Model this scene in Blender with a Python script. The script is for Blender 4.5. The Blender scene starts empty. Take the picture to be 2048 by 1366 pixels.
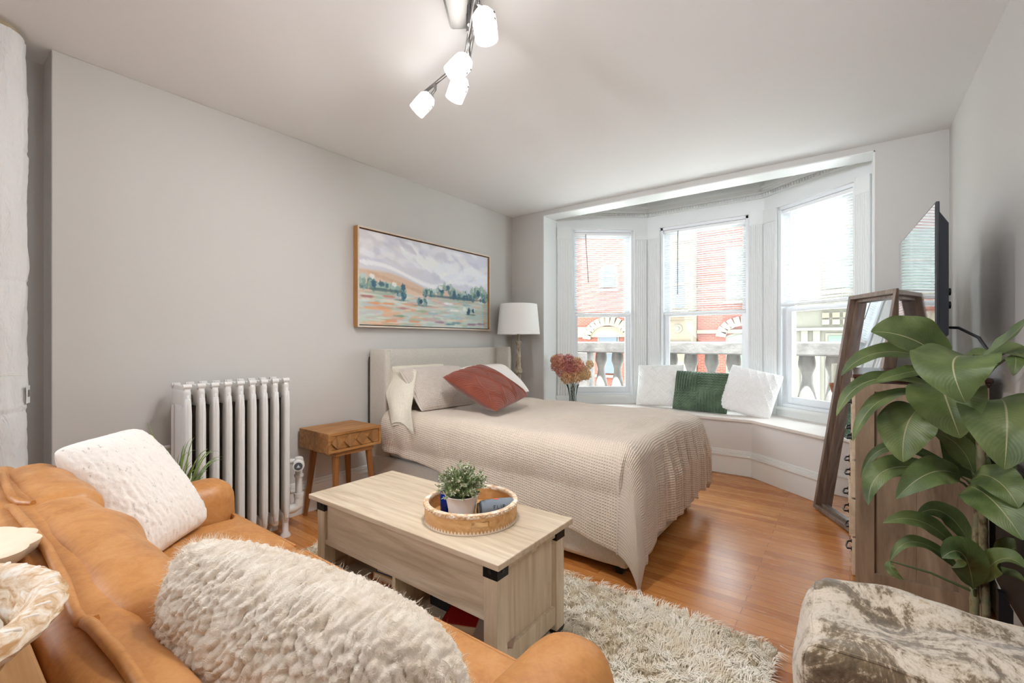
import bpy, math, random
import numpy as np
from mathutils import Vector, Matrix, noise

random.seed(7)
R = math.radians
scene = bpy.context.scene
COL = scene.collection

# ------------------------------------------------------------------ helpers
def S(r, g, b):
    def f(c):
        c /= 255.0
        return c / 12.92 if c <= 0.04045 else ((c + 0.055) / 1.055) ** 2.4
    return (f(r), f(g), f(b), 1.0)

class MB:
    """collects shapes, builds them as one mesh object"""
    def __init__(s):
        s.v = []; s.f = []; s.uv = {}; s.mi = {}
    def add(s, vs, fs, M=None, uv=None):
        o = len(s.v)
        if M is not None:
            vs = [M @ Vector(p) for p in vs]
        s.v.extend([tuple(p) for p in vs])
        for k, f in enumerate(fs):
            if uv is not None:
                s.uv[len(s.f)] = uv[k]
            s.f.append(tuple(i + o for i in f))
        return s
    def box(s, x0, x1, y0, y1, z0, z1, M=None):
        return s.add([(x0,y0,z0),(x1,y0,z0),(x1,y1,z0),(x0,y1,z0),(x0,y0,z1),(x1,y0,z1),(x1,y1,z1),(x0,y1,z1)],
              [(0,3,2,1),(4,5,6,7),(0,1,5,4),(1,2,6,5),(2,3,7,6),(3,0,4,7)], M)
    def prism(s, poly, z0, z1, M=None):
        n = len(poly)
        vs = [(p[0],p[1],z0) for p in poly] + [(p[0],p[1],z1) for p in poly]
        fs = [tuple(range(n-1,-1,-1)), tuple(range(n,2*n))]
        fs += [(i,(i+1)%n,(i+1)%n+n,i+n) for i in range(n)]
        return s.add(vs, fs, M)
    def tube(s, pts, r, n=8, M=None, flat=1.0):
        pts = [Vector(p) for p in pts]; m = len(pts)
        rs = r if isinstance(r, (list, tuple)) else [r]*m
        t0 = (pts[1]-pts[0]).normalized()
        ref = Vector((0,0,1)) if abs(t0.z) < .9 else Vector((1,0,0))
        nx = t0.cross(ref).normalized()
        vs = []; fs = []
        for i in range(m):
            t = (pts[min(i+1,m-1)]-pts[max(i-1,0)]).normalized()
            nx = (nx - t*nx.dot(t)).normalized(); ny = t.cross(nx)
            for k in range(n):
                a = 2*math.pi*k/n
                vs.append(pts[i] + nx*math.cos(a)*rs[i] + ny*math.sin(a)*rs[i]*flat)
        for i in range(m-1):
            for k in range(n):
                fs.append((i*n+k, i*n+(k+1)%n, (i+1)*n+(k+1)%n, (i+1)*n+k))
        fs.append(tuple(range(n-1,-1,-1))); fs.append(tuple(range((m-1)*n, m*n)))
        return s.add(vs, fs, M)
    def lathe(s, prof, c=(0,0,0), n=32, M=None, wob=None):
        vs = []; fs = []; m = len(prof); loop = m > 2 and prof[0] == prof[-1]
        if loop: prof = prof[:-1]; m -= 1
        rows = []
        for i,(r,z) in enumerate(prof):
            if r < 1e-5:
                rows.append([len(vs)]*n); vs.append((c[0],c[1],c[2]+z)); continue
            row = []
            for k in range(n):
                a = 2*math.pi*k/n
                rr = r*(wob(a,z) if wob else 1)
                row.append(len(vs)); vs.append((c[0]+rr*math.cos(a), c[1]+rr*math.sin(a), c[2]+z))
            rows.append(row)
        for i in range(m if loop else m-1):
            A, B = rows[i], rows[(i+1)%m]
            for k in range(n):
                f = []
                for q in (A[k], A[(k+1)%n], B[(k+1)%n], B[k]):
                    if q not in f: f.append(q)
                if len(f) > 2: fs.append(tuple(f))
        if not loop:
            if prof[0][0] > 1e-5: fs.append(tuple(rows[0][::-1]))
            if prof[-1][0] > 1e-5: fs.append(tuple(rows[-1]))
        return s.add(vs, fs, M)
    def surf(s, nu, nv, fn, M=None, uvfn=None, closed_u=False):
        vs = [fn(i/nu, j/nv) for j in range(nv+1) for i in range(nu+1)]
        fs = []; uv = []
        w = nu+1
        g = uvfn or (lambda a,b: (a,b))
        for j in range(nv):
            for i in range(nu):
                fs.append((j*w+i, j*w+i+1, (j+1)*w+i+1, (j+1)*w+i))
                uv.append([g(i/nu,j/nv), g((i+1)/nu,j/nv), g((i+1)/nu,(j+1)/nv), g(i/nu,(j+1)/nv)])
        return s.add(vs, fs, M, uv)
    def rbox(s, cx, cy, cz, sx, sy, sz, r, n=8, fn=None, M=None):
        """rounded box; fn(point, unit) may displace"""
        h = Vector((sx/2, sy/2, sz/2)); r = min(r, h.x, h.y, h.z)
        idx = {}; vs = []; fs = []
        def vert(p):
            key = tuple(round(c*4096) for c in p)
            if key in idx: return idx[key]
            q = Vector((p[0]*h.x, p[1]*h.y, p[2]*h.z))
            inn = Vector([max(-(h[k]-r), min(h[k]-r, q[k])) for k in range(3)])
            d = q-inn
            w = inn + (d.normalized()*r if d.length > 1e-9 else d)
            if fn: w = fn(w, p)
            idx[key] = len(vs); vs.append(w + Vector((cx,cy,cz)))
            return idx[key]
        # parameter spacing: denser near the edges
        def sp(k, hh):
            t = k/n*2-1
            return math.copysign(abs(t)**.6, t)
        for ax in range(3):
            for sg in (-1,1):
                for i in range(n):
                    for j in range(n):
                        q = []
                        for (a,b) in ((i,j),(i+1,j),(i+1,j+1),(i,j+1)):
                            p = [0,0,0]; p[ax] = sg
                            p[(ax+1)%3] = sp(a,h[(ax+1)%3]); p[(ax+2)%3] = sp(b,h[(ax+2)%3])
                            q.append(vert(tuple(p)))
                        if sg < 0: q = q[::-1]
                        if len(set(q)) == 4: fs.append(tuple(q))
        return s.add(vs, fs, M)
    def build(s, name, mat=None, parent=None, loc=None, smooth=True, bevel=0, sub=0, angle=52):
        off = Vector(loc) if loc is not None else (Vector(parent['_w']) if parent is not None and '_w' in parent else Vector((0,0,0)))
        me = bpy.data.meshes.new(name)
        me.from_pydata([tuple(Vector(p)-off) for p in s.v], [], s.f)
        if s.uv:
            ul = me.uv_layers.new(name='UVMap')
            for pi, p in enumerate(me.polygons):
                q = s.uv.get(pi)
                if q:
                    for li, c in zip(p.loop_indices, q): ul.data[li].uv = c
        o = bpy.data.objects.new(name, me); COL.objects.link(o)
        if parent is not None:
            o.parent = parent
            if loc is not None: o.location = off - Vector(parent['_w'])
        else:
            o.location = off
        o['_w'] = tuple(off)
        if mat is not None:
            for m in (mat if isinstance(mat,(list,tuple)) else [mat]): me.materials.append(m)
        if smooth:
            me.polygons.foreach_set('use_smooth', [True]*len(me.polygons))
            me.set_sharp_from_angle(angle=R(angle))
        if bevel:
            b = o.modifiers.new('bevel','BEVEL'); b.width = bevel; b.segments = 2; b.limit_method = 'ANGLE'; b.angle_limit = R(45)
        if sub:
            b = o.modifiers.new('sub','SUBSURF'); b.levels = sub; b.render_levels = sub
        me.update()
        return o

def thing(name, label, cat, loc, group=None):
    o = bpy.data.objects.new(name, None); COL.objects.link(o)
    o.location = loc; o['_w'] = tuple(loc); o.empty_display_size = .05
    o['label'] = label; o['category'] = cat
    if group: o['group'] = group
    return o
def tag(o, label, cat, group=None):
    o['label'] = label; o['category'] = cat
    if group: o['group'] = group
    return o
def struct(o):
    o['kind'] = 'structure'; return o
def sroot(name, loc):
    o = bpy.data.objects.new(name, None); COL.objects.link(o)
    o.location = loc; o['_w'] = tuple(loc); o['kind'] = 'structure'; return o
def copy_tree(o, parent=None):
    c = o.copy(); COL.objects.link(c)
    if parent is not None: c.parent = parent
    for ch in list(o.children): copy_tree(ch, c)
    return c

# ------------------------------------------------------------------ materials
class NT:
    def __init__(s, name):
        m = bpy.data.materials.new(name); m.use_nodes = True
        s.m = m; s.t = m.node_tree; s.n = s.t.nodes; s.l = s.t.links
        s.b = s.n['Principled BSDF']; s.out = s.n['Material Output']
    def node(s, typ, **kw):
        n = s.n.new('ShaderNode'+typ)
        for k, v in kw.items():
            if k.startswith('i_'):
                key = k[2:]
                n.inputs[int(key) if key.isdigit() else key.replace('_',' ')].default_value = v
            else: setattr(n, k, v)
        return n
    def link(s, a, b): s.l.new(a, b)
    def co(s, kind='Object', scale=(1,1,1), rot=(0,0,0)):
        tc = s.node('TexCoord'); mp = s.node('Mapping')
        mp.inputs['Scale'].default_value = scale; mp.inputs['Rotation'].default_value = rot
        s.link(tc.outputs[kind], mp.inputs['Vector']); return mp.outputs['Vector']
    def noise(s, vec, scale, detail=4, rough=.55, dist=0):
        n = s.node('TexNoise'); n.inputs['Scale'].default_value = scale; n.inputs['Detail'].default_value = detail
        n.inputs['Roughness'].default_value = rough; n.inputs['Distortion'].default_value = dist
        s.link(vec, n.inputs['Vector']); return n.outputs['Fac']
    def ramp(s, fac, stops):
        r = s.node('ValToRGB'); e = r.color_ramp.elements
        while len(e) < len(stops): e.new(.5)
        for k,(p,c) in enumerate(stops): e[k].position = p; e[k].color = c
        s.link(fac, r.inputs['Fac']); return r.outputs['Color']
    def mix(s, a, b, f, typ='MIX'):
        n = s.node('Mix', data_type='RGBA', blend_type=typ)
        for sock, val in ((n.inputs[6],a),(n.inputs[7],b),(n.inputs[0],f)):
            if isinstance(val, (tuple,list,float,int)): sock.default_value = val
            else: s.link(val, sock)
        return n.outputs[2]
    def math(s, op, a, b=0.0):
        n = s.node('Math', operation=op)
        for sock, val in ((n.inputs[0],a),(n.inputs[1],b)):
            if isinstance(val,(int,float)): sock.default_value = val
            else: s.link(val, sock)
        return n.outputs[0]
    def bump(s, h, strength=.3, dist=.01, prev=None):
        n = s.node('Bump'); n.inputs['Strength'].default_value = strength; n.inputs['Distance'].default_value = dist
        s.link(h, n.inputs['Height'])
        if prev is not None: s.link(prev, n.inputs['Normal'])
        s.link(n.outputs['Normal'], s.b.inputs['Normal']); return n.outputs['Normal']
    def col(s, c):
        if isinstance(c, tuple): s.b.inputs['Base Color'].default_value = c
        else: s.link(c, s.b.inputs['Base Color'])
    def set(s, rough=.6, metal=0, spec=.5, sheen=0):
        s.b.inputs['Roughness'].default_value = rough; s.b.inputs['Metallic'].default_value = metal
        s.b.inputs['Specular IOR Level'].default_value = spec
        if sheen: s.b.inputs['Sheen Weight'].default_value = sheen
        return s

def plain(name, c, rough=.6, metal=0, spec=.5, bs=0, bstr=.15, bd=.002, var=0, vs=3):
    t = NT(name).set(rough, metal, spec)
    v = t.co()
    if var:
        k = t.noise(v, vs, 3)
        lo = tuple(x*(1-var) for x in c[:3])+(1,); hi = tuple(min(1,x*(1+var)) for x in c[:3])+(1,)
        t.col(t.ramp(k, [(.3,lo),(.7,hi)]))
    else: t.col(c)
    if bs: t.bump(t.noise(v, bs, 3), bstr, bd)
    return t.m

def wood(name, c0, c1, c2, axis='x', scale=1.0, rough=.5, spec=.4, stretch=12, ring=0):
    t = NT(name).set(rough, 0, spec)
    sc = {'x':(1/stretch,1,1),'y':(1,1/stretch,1),'z':(1,1,1/stretch)}[axis]
    v = t.co('Object', tuple(k*scale for k in sc))
    a = t.noise(v, 14, 6, .6, 1.2)
    b = t.noise(v, 60, 3, .6)
    k = t.math('ADD', t.math('MULTIPLY', a, .75), t.math('MULTIPLY', b, .25))
    t.col(t.ramp(k, [(.34,c0),(.5,c1),(.66,c2)]))
    t.bump(b, .12, .002)
    return t.m

def emit(name, c, st):
    m = bpy.data.materials.new(name); m.use_nodes = True
    b = m.node_tree.nodes['Principled BSDF']
    b.inputs['Base Color'].default_value = c; b.inputs['Emission Color'].default_value = c; b.inputs['Emission Strength'].default_value = st
    return m

def glass_thin(name, tint=(.97,.99,.98,1), refl=1.0):
    m = bpy.data.materials.new(name); m.use_nodes = True
    t = m.node_tree; t.nodes.clear()
    o = t.nodes.new('ShaderNodeOutputMaterial'); mx = t.nodes.new('ShaderNodeMixShader')
    tr = t.nodes.new('ShaderNodeBsdfTransparent'); gl = t.nodes.new('ShaderNodeBsdfGlossy'); fr = t.nodes.new('ShaderNodeFresnel')
    fr.inputs['IOR'].default_value = 1.25; tr.inputs['Color'].default_value = tint
    gl.inputs['Roughness'].default_value = .02; gl.inputs['Color'].default_value = (refl,refl,refl,1)
    t.links.new(fr.outputs[0], mx.inputs[0]); t.links.new(tr.outputs[0], mx.inputs[1]); t.links.new(gl.outputs[0], mx.inputs[2])
    t.links.new(mx.outputs[0], o.inputs['Surface'])
    return m

def waffle(name, c, pitch=.013, strength=.6, dist=.004, kind='waffle', var=.05):
    t = NT(name).set(.9, 0, .15, .3)
    tc = t.node('TexCoord'); sx = t.node('SeparateXYZ'); t.link(tc.outputs['UV'], sx.inputs[0])
    k = 2*math.pi/pitch
    a = t.math('SINE', t.math('MULTIPLY', sx.outputs['X'], k)); b = t.math('SINE', t.math('MULTIPLY', sx.outputs['Y'], k))
    if kind == 'waffle': h = t.math('ADD', t.math('MAXIMUM', a, b), t.math('MULTIPLY', a, .3))
    elif kind == 'weave': h = t.math('MULTIPLY', a, b)
    else: h = b
    n = t.noise(t.co(), 5, 4)
    hn = t.math('MULTIPLY', t.math('ADD', h, 1.3), .42)
    dk = tuple(x*.82 for x in c[:3])+(1,)
    base = t.mix(tuple(x*(1-var) for x in c[:3])+(1,), tuple(min(1,x*(1+var)) for x in c[:3])+(1,), n)
    t.col(t.mix(dk, base, hn))
    t.bump(h, strength, dist)
    return t.m
# ------------------------------------------------------------------ shared materials
WHITE = plain('white_paint', S(236,238,236), .45, bs=30, bstr=.05)
WALLP = plain('greige_wall_paint', S(208,205,200), .75, bs=60, bstr=.06)
CEILP = plain('ceiling_paint', S(240,240,240), .85)
SEATP = plain('bench_paint', S(228,226,223), .6, bs=40, bstr=.05)
BLACK = plain('black_plastic', S(24,25,29), .45)
BLACKM = plain('black_metal', S(30,30,31), .4, .6)
CHROME = plain('brushed_nickel', S(150,148,146), .32, 1)
GLASS = glass_thin('window_glass')
CLEAR = glass_thin('clear_glass', (.9,.94,.93,1))
STONE = plain('weathered_stone', S(104,100,96), .9, bs=14, bstr=.5, bd=.01, var=.3, vs=6)
LIMESTONE = plain('cream_limestone', S(84,75,62), .9, bs=4, bstr=.3, bd=.02, var=.12, vs=.8)
LIME2 = plain('pale_limestone', S(78,75,66), .9, bs=4, bstr=.3, bd=.02, var=.12, vs=.8)
DARKGL = plain('dark_window_pane', S(42,48,54), .25, 0, .5)
GREENGL = plain('green_window_pane', S(60,72,62), .3, 0, .5)

def brick_mat():
    t = NT('red_brick').set(.9, 0, .2)
    v = t.co('Object', (1,1,1), (R(90),0,0))
    b = t.node('TexBrick')
    b.inputs['Color1'].default_value = S(92,44,34); b.inputs['Color2'].default_value = S(78,36,28); b.inputs['Mortar'].default_value = S(96,72,62)
    b.inputs['Scale'].default_value = 1; b.inputs['Mortar Size'].default_value = .012
    b.inputs['Brick Width'].default_value = .26; b.inputs['Row Height'].default_value = .085
    t.link(v, b.inputs['Vector'])
    t.col(b.outputs['Color']); return t.m
BRICK = brick_mat()

def floor_mat():
    t = NT('oak_strip_floor').set(.28, 0, .4)
    v = t.co('Object')
    b = t.node('TexBrick', offset=.37, offset_frequency=2, squash=1)
    b.inputs['Color1'].default_value = (0,0,0,1); b.inputs['Color2'].default_value = (1,1,1,1); b.inputs['Mortar'].default_value = (.5,.5,.5,1)
    b.inputs['Scale'].default_value = 1; b.inputs['Mortar Size'].default_value = .0011; b.inputs['Mortar Smooth'].default_value = .3
    b.inputs['Brick Width'].default_value = 1.05; b.inputs['Row Height'].default_value = .058
    t.link(v, b.inputs['Vector'])
    g = t.noise(t.co('Object', (.9,11,1)), 9, 6, .6, .8)
    g2 = t.noise(t.co('Object', (.5,2.2,1)), 2.2, 2)
    k = t.math('ADD', t.math('MULTIPLY', b.outputs['Color'], .34), t.math('ADD', t.math('MULTIPLY', g, .5), t.math('MULTIPLY', g2, .2)))
    c = t.ramp(k, [(.22,S(156,88,38)),(.5,S(190,122,62)),(.82,S(208,146,86))])
    t.col(t.mix(c, S(96,56,28), b.outputs['Fac']))
    r = t.math('ADD', t.math('MULTIPLY', g, .12), .2); t.link(r, t.b.inputs['Roughness'])
    t.bump(t.math('SUBTRACT', t.math('MULTIPLY', g, .25), b.outputs['Fac']), .12, .002)
    return t.m
FLOORM = floor_mat()

# ------------------------------------------------------------------ room shell
XL, XR, YW, H = -3.064, .524, 4.11, 2.60
XA = -3.272            # alcove wall behind the pipe
YB = -2.6
MB().box(XA-.1, XR+.1, YB-.1, 4.3, -.1, 0).build('floor', FLOORM, smooth=False)['kind'] = 'structure'
MB().box(XA-.1, XR+.1, YB-.1, YW+.19, H, H+.15).build('ceiling', CEILP, smooth=False)['kind'] = 'structure'
struct(MB().box(XA-.1, XL, .42, YW+.19, 0, H).build('wall_left', WALLP, smooth=False, bevel=.004))
struct(MB().box(XA-.1, XA, YB-.1, .42, 0, H).build('wall_alcove', WALLP, smooth=False))
struct(MB().box(XR, XR+.12, YB-.1, YW+.19, 0, H).build('wall_right', WALLP, smooth=False))
struct(MB().box(XA-.1, XR+.1, YB-.1, YB, 0, H).build('wall_back', WALLP, smooth=False))
OL, OR_, OT = -2.644, .142, 2.553
m = MB(); m.box(XL, OL, YW, YW+.19, 0, H); m.box(OR_, XR, YW, YW+.19, 0, H); m.box(OL, OR_, YW, YW+.19, OT, H)
struct(m.build('wall_window', WALLP, smooth=False))
# painted lining of the opening
m = MB(); m.box(OL, OL+.008, YW-.003, 4.38, 0, OT); m.box(OR_-.008, OR_, YW-.003, 4.40, 0, OT); m.box(OL, OR_, YW-.003, YW+.195, OT-.008, OT)
struct(m.build('trim_1', WHITE, smooth=False))
# bay
BAY = [Vector((-2.644,4.372,0)), Vector((-1.835,5.02,0)), Vector((-.67,5.02,0)), Vector((.142,4.40,0))]
HB = 2.86
m = MB(); m.prism([(-2.9,YW+.19),(.4,YW+.19),(.4,4.6),(-.6,5.3),(-1.9,5.3),(-2.9,4.6)], HB, HB+.12)
m.box(-2.9, .4, YW+.17, YW+.19, H, HB)
struct(m.build('ceiling_bay', CEILP, smooth=False))
struct(MB().prism([(-2.9,4.3),(.4,4.3),(.4,4.6),(-.6,5.3),(-1.9,5.3),(-2.9,4.6)], -.1, -.0005).build('floor_bay', FLOORM, smooth=False))

ZH = 2.478
def frame_of(i):
    a, b = BAY[i], BAY[i+1]
    e = (b-a).normalized(); n = Vector((-e.y, e.x, 0))       # n points outwards
    M = Matrix(((e.x, n.x, 0, a.x),(e.y, n.y, 0, a.y),(0,0,1,0),(0,0,0,1)))
    return M, (b-a).length
SPAN = [(.185,.875), (.150,1.026), (.165,.890)]      # window opening along each bay wall
# ------------------------------------------------------------------ bay walls, casings, windows, blinds
SEAT_Z = .508
SILL = .60
BLIND_M = plain('white_blind_slat', S(246,247,247), .5)
VINYL = plain('white_vinyl', S(240,243,245), .35)
WANDG = plain('grey_plastic_wand', S(96,98,100), .3)
wall_names = ['wall_bay_left', 'wall_bay_centre', 'wall_bay_right']
for i in range(3):
    M, L = frame_of(i); s0, s1 = SPAN[i]
    ex = .12
    m = MB()
    m.box(-.0, L, 0, .2, 0, SILL-.03, M); m.box(0, L, 0, .2, ZH-.02, HB, M)
    m.box(0, s0, 0, .2, SILL-.03, ZH-.02, M); m.box(s1, L, 0, .2, SILL-.03, ZH-.02, M)
    struct(m.build(wall_names[i], WHITE, smooth=False))
    # casing: fluted boards, plain corner blocks, slim inner bead, stool
    m = MB()
    for (a, b) in ((.012, s0-.012), (s1+.012, L-.012)):
        m.box(a, b, -.016, 0, SEAT_Z, 2.345, M)
        nf = 5; w = (b-a)
        for k in range(nf+1):
            c = a + .010 + (w-.020)*k/nf
            m.tube([M @ Vector((c, -.016, SEAT_Z+.07)), M @ Vector((c, -.016, 2.335))], .0075, 6)
        m.box(a-.004, b+.004, -.026, 0, 2.345, ZH, M)
        m.box(a-.003, b+.003, -.024, 0, SEAT_Z, SEAT_Z+.06, M)
    m.box(s0-.014, s1+.014, -.03, .0, ZH-.022, ZH+.006, M)
    for a in (s0-.016, s1+.002):
        m.tube([M @ Vector((a+.007, -.02, SILL)), M @ Vector((a+.007, -.02, ZH-.01))], .009, 6)
    m.box(0.0, L, -.03, .05, SILL-.032, SILL-.004, M)
    m.box(0.005, L-.005, -.012, .0, SEAT_Z, SILL-.032, M)
    struct(m.build('trim_%d' % (i+2), WHITE, smooth=True, angle=30))
    # crown: stepped cornice with a bead of dentils
    m = MB()
    for (d, z0, z1) in ((.03, 2.60, 2.635), (.05, 2.635, 2.66), (.075, 2.675, 2.70), (.062, 2.66, 2.675)):
        m.box(-.0, L, -d, 0, z0, z1, M)
    for k in range(int(L/.028)):
        m.box(.012+k*.028, .026+k*.028, -.045, -.028, 2.607, 2.632, M)
    struct(m.build('trim_%d' % (i+6), WHITE, smooth=False))
    # window unit
    r = sroot('window_%d' % (i+1), M @ Vector(((s0+s1)/2, .1, SILL)))
    m = MB()
    f = .026
    m.box(s0, s0+f, .0, .18, SILL-.004, ZH-.02, M); m.box(s1-f, s1, .0, .18, SILL-.004, ZH-.02, M)
    m.box(s0, s1, .0, .18, ZH-.05, ZH-.02, M); m.box(s0, s1, .02, .19, SILL-.004, SILL+.022, M)
    for dd in (.062, .098):
        m.box(s0+f, s0+f+.008, dd, dd+.008, SILL+.02, ZH-.05, M); m.box(s1-f-.008, s1-f, dd, dd+.008, SILL+.02, ZH-.05, M)
    m.build('window_frame', VINYL, r, smooth=False, bevel=.002)
    zm = 1.50
    a, b = s0+f+.004, s1-f-.004
    def sash(z0, z1, o0, bot, top, st):
        q = MB()
        q.box(a, a+st, o0, o0+.03, z0, z1, M); q.box(b-st, b, o0, o0+.03, z0, z1, M)
        q.box(a+st, b-st, o0, o0+.03, z0, z0+bot, M); q.box(a+st, b-st, o0, o0+.03, z1-top, z1, M)
        so = q.build('sash', VINYL, r, smooth=False, bevel=.003)
        so['_w'] = r['_w']
        q = MB(); q.box(a+st-.002, b-st+.002, o0+.013, o0+.017, z0+bot-.002, z1-top+.002, M)
        q.build('glass_pane', GLASS, so, smooth=False, loc=r['_w'])
    st = .042 if i != 2 else .05
    sash(SILL+.024, zm+.02, .068, .062, .04, st)
    sash(zm-.02, ZH-.052, .104, .04, .045, st)
    # blind
    zb = 1.492 if i < 2 else 1.53
    nm = ['white mini blind half lowered in the left bay window behind the dried flowers',
          'white mini blind half lowered in the middle bay window above the cushions',
          'white mini blind half lowered in the right bay window beside the leaning mirror'][i]
    ba, bb = s0+f+.004, s1-f-.004
    if i == 0: ba -= .0
    t = thing('window_blind', nm, 'blind', M @ Vector(((ba+bb)/2, .04, zb)), 'mini blinds in the bay windows')
    q = MB(); q.box(ba, bb, .012, .045, ZH-.082, ZH-.052, M); q.build('head_rail', BLIND_M, t, smooth=False, bevel=.003)
    q = MB(); z = zb+.03; k = 0
    tilt = R(-24)
    while z < ZH-.088:
        c, s_ = math.cos(tilt)*.0125, math.sin(tilt)*.0125
        vs = [M @ Vector(p) for p in ((ba,.03-c,z-s_),(bb,.03-c,z-s_),(bb,.03,z+.0016),(ba,.03,z+.0016),(bb,.03+c,z+s_),(ba,.03+c,z+s_))]
        q.add(vs, [(0,1,2,3),(3,2,4,5)])
        z += .0228
    q.build('slats', BLIND_M, t, angle=60)
    q = MB(); q.box(ba, bb, .016, .044, zb, zb+.02, M); q.build('bottom_rail', BLIND_M, t, smooth=False, bevel=.004)
    q = MB()
    for fr in (.14, .5, .86):
        sx = ba+(bb-ba)*fr
        q.tube([M @ Vector((sx,.0165,zb)), M @ Vector((sx,.0165,ZH-.08))], .0009, 4)
    q.build('ladder_cords', BLIND_M, t)
    sx = ba + (bb-ba)*(.19 if i < 2 else .14)
    q = MB()
    zt, zl = ZH-.07, (1.86 if i == 0 else 1.71 if i == 1 else 1.98)
    tip = .03 if i == 0 else 0
    q.tube([M @ Vector((sx,.008,zt)), M @ Vector((sx+tip*.1,.0,zt-.12)), M @ Vector((sx+tip,-.004,zl))], .0042, 6)
    q.build('wand', WANDG if i < 2 else BLIND_M, t)

# window seat
SP = [(-2.636,4.085),(-2.36,4.075),(-1.80,4.44),(-.690,4.44),(-.165,4.01),(-.12,4.0),(.134,4.0)]
t = thing('bay_bench', 'built-in white window seat running round the three-sided bay', 'bench', (-1.25,4.5,0))
back = [(.134,4.396),(-.67,5.012),(-1.835,5.012),(-2.636,4.37)]
MB().prism(SP+back, SEAT_Z-.026, SEAT_Z).build('bench_top', plain('pale_bench_board', S(228,219,211), .5, var=.05), t, smooth=False, bevel=.004)
m = MB(); bz = MB()
inset = [(p[0], p[1]+.03) for p in SP]
inset[4] = (-.158,4.045); inset[3] = (-.695,4.475); inset[5] = (-.12,4.035); inset[6] = (.134,4.035)
for a, b in zip(inset[:-1], inset[1:]):
    A, B = Vector((a[0],a[1],0)), Vector((b[0],b[1],0)); e = (B-A).normalized(); n = Vector((-e.y,e.x,0)); L = (B-A).length
    M = Matrix(((e.x,n.x,0,A.x),(e.y,n.y,0,A.y),(0,0,1,0),(0,0,0,1)))
    m.box(0, L, 0, .03, .0, SEAT_Z-.026, M)
    for (d, z0, z1) in ((.012,.0,.165),(.022,.165,.185),(.016,.185,.205),(.009,.205,.222)):
        bz.box(-.006, L+.006, -d, 0, z0, z1, M)
m.build('front_panel', SEATP, t, smooth=False)
struct(bz.build('baseboard_bay', WHITE, smooth=False, bevel=.003))
def baseboard(name, p, q, nx, ny, mat=WHITE):
    m = MB()
    for (d, z0, z1) in ((.014,.0,.17),(.024,.17,.19),(.017,.19,.21),(.009,.21,.226)):
        x0, x1 = sorted((p[0], q[0])); y0, y1 = sorted((p[1], q[1]))
        if nx: m.box(p[0] if nx > 0 else p[0]-d, p[0]+d if nx > 0 else p[0], y0, y1, z0, z1)
        else: m.box(x0, x1, p[1] if ny > 0 else p[1]-d, p[1]+d if ny > 0 else p[1], z0, z1)
    struct(m.build(name, mat, smooth=False, bevel=.003))
baseboard('baseboard_left', (XL,.43), (XL,YW), 1, 0)
baseboard('baseboard_right', (XR,YB), (XR,YW), -1, 0)
baseboard('baseboard_window', (XL,YW), (OL,YW), 0, -1)
baseboard('baseboard_pier', (OR_,YW), (XR,YW), 0, -1)

# ------------------------------------------------------------------ outside
struct(MB().prism([(-5.2,6.4),(-5.2,4.72),(-2.95,4.72),(-1.95,5.32),(-.55,5.32),(.45,4.72),(3.2,4.72),(3.2,6.4)], -.15, .12).build('balcony_slab', plain('grey_roof_deck', S(150,148,144), .9), smooth=False))
m = MB(); m.box(-6.5, -2.95, 4.3, 4.7, -3.6, 3.1); m.box(.45, 5, 4.3, 4.7, -3.6, 3.1); m.box(-2.95, .45, 4.3, 4.7, HB+.12, 3.1)
struct(m.build('wall_outer', BRICK, smooth=False))
YBAL = 6.08
t = thing('balustrade', 'weathered grey stone balustrade on the balcony outside the bay windows', 'balustrade', (-1.3,YBAL,.12))
MB().box(-5, 3, YBAL-.12, YBAL+.12, 1.04, 1.195).build('top_rail', STONE, t, smooth=False, bevel=.015)
MB().box(-5, 3, YBAL-.11, YBAL+.11, .12, .26).build('bottom_rail', STONE, t, smooth=False, bevel=.015)
prof = [(.085,0),(.085,.06),(.055,.075),(.06,.1),(.09,.2),(.098,.27),(.08,.36),(.052,.5),(.05,.55),(.07,.62),(.085,.66),(.085,.7),(.075,.78)]
bal = MB(); bal.lathe(prof, (0,0,0), 16)
bo = None
for x in [-1.145+.252*k for k in range(-12, 15)]:
    if abs(x+3.2) < .16: continue
    if bo is None:
        bo = bal.build('baluster', STONE, t, loc=(0,0,0)); bo.location = Vector((x, YBAL, .26))-Vector(t['_w'])
    else:
        c = bo.copy(); COL.objects.link(c); c.location = Vector((x, YBAL, .26))-Vector(t['_w'])
MB().box(-3.32, -3.08, YBAL-.13, YBAL+.13, .12, 1.04).build('pier', STONE, t, smooth=False, bevel=.01)

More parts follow.
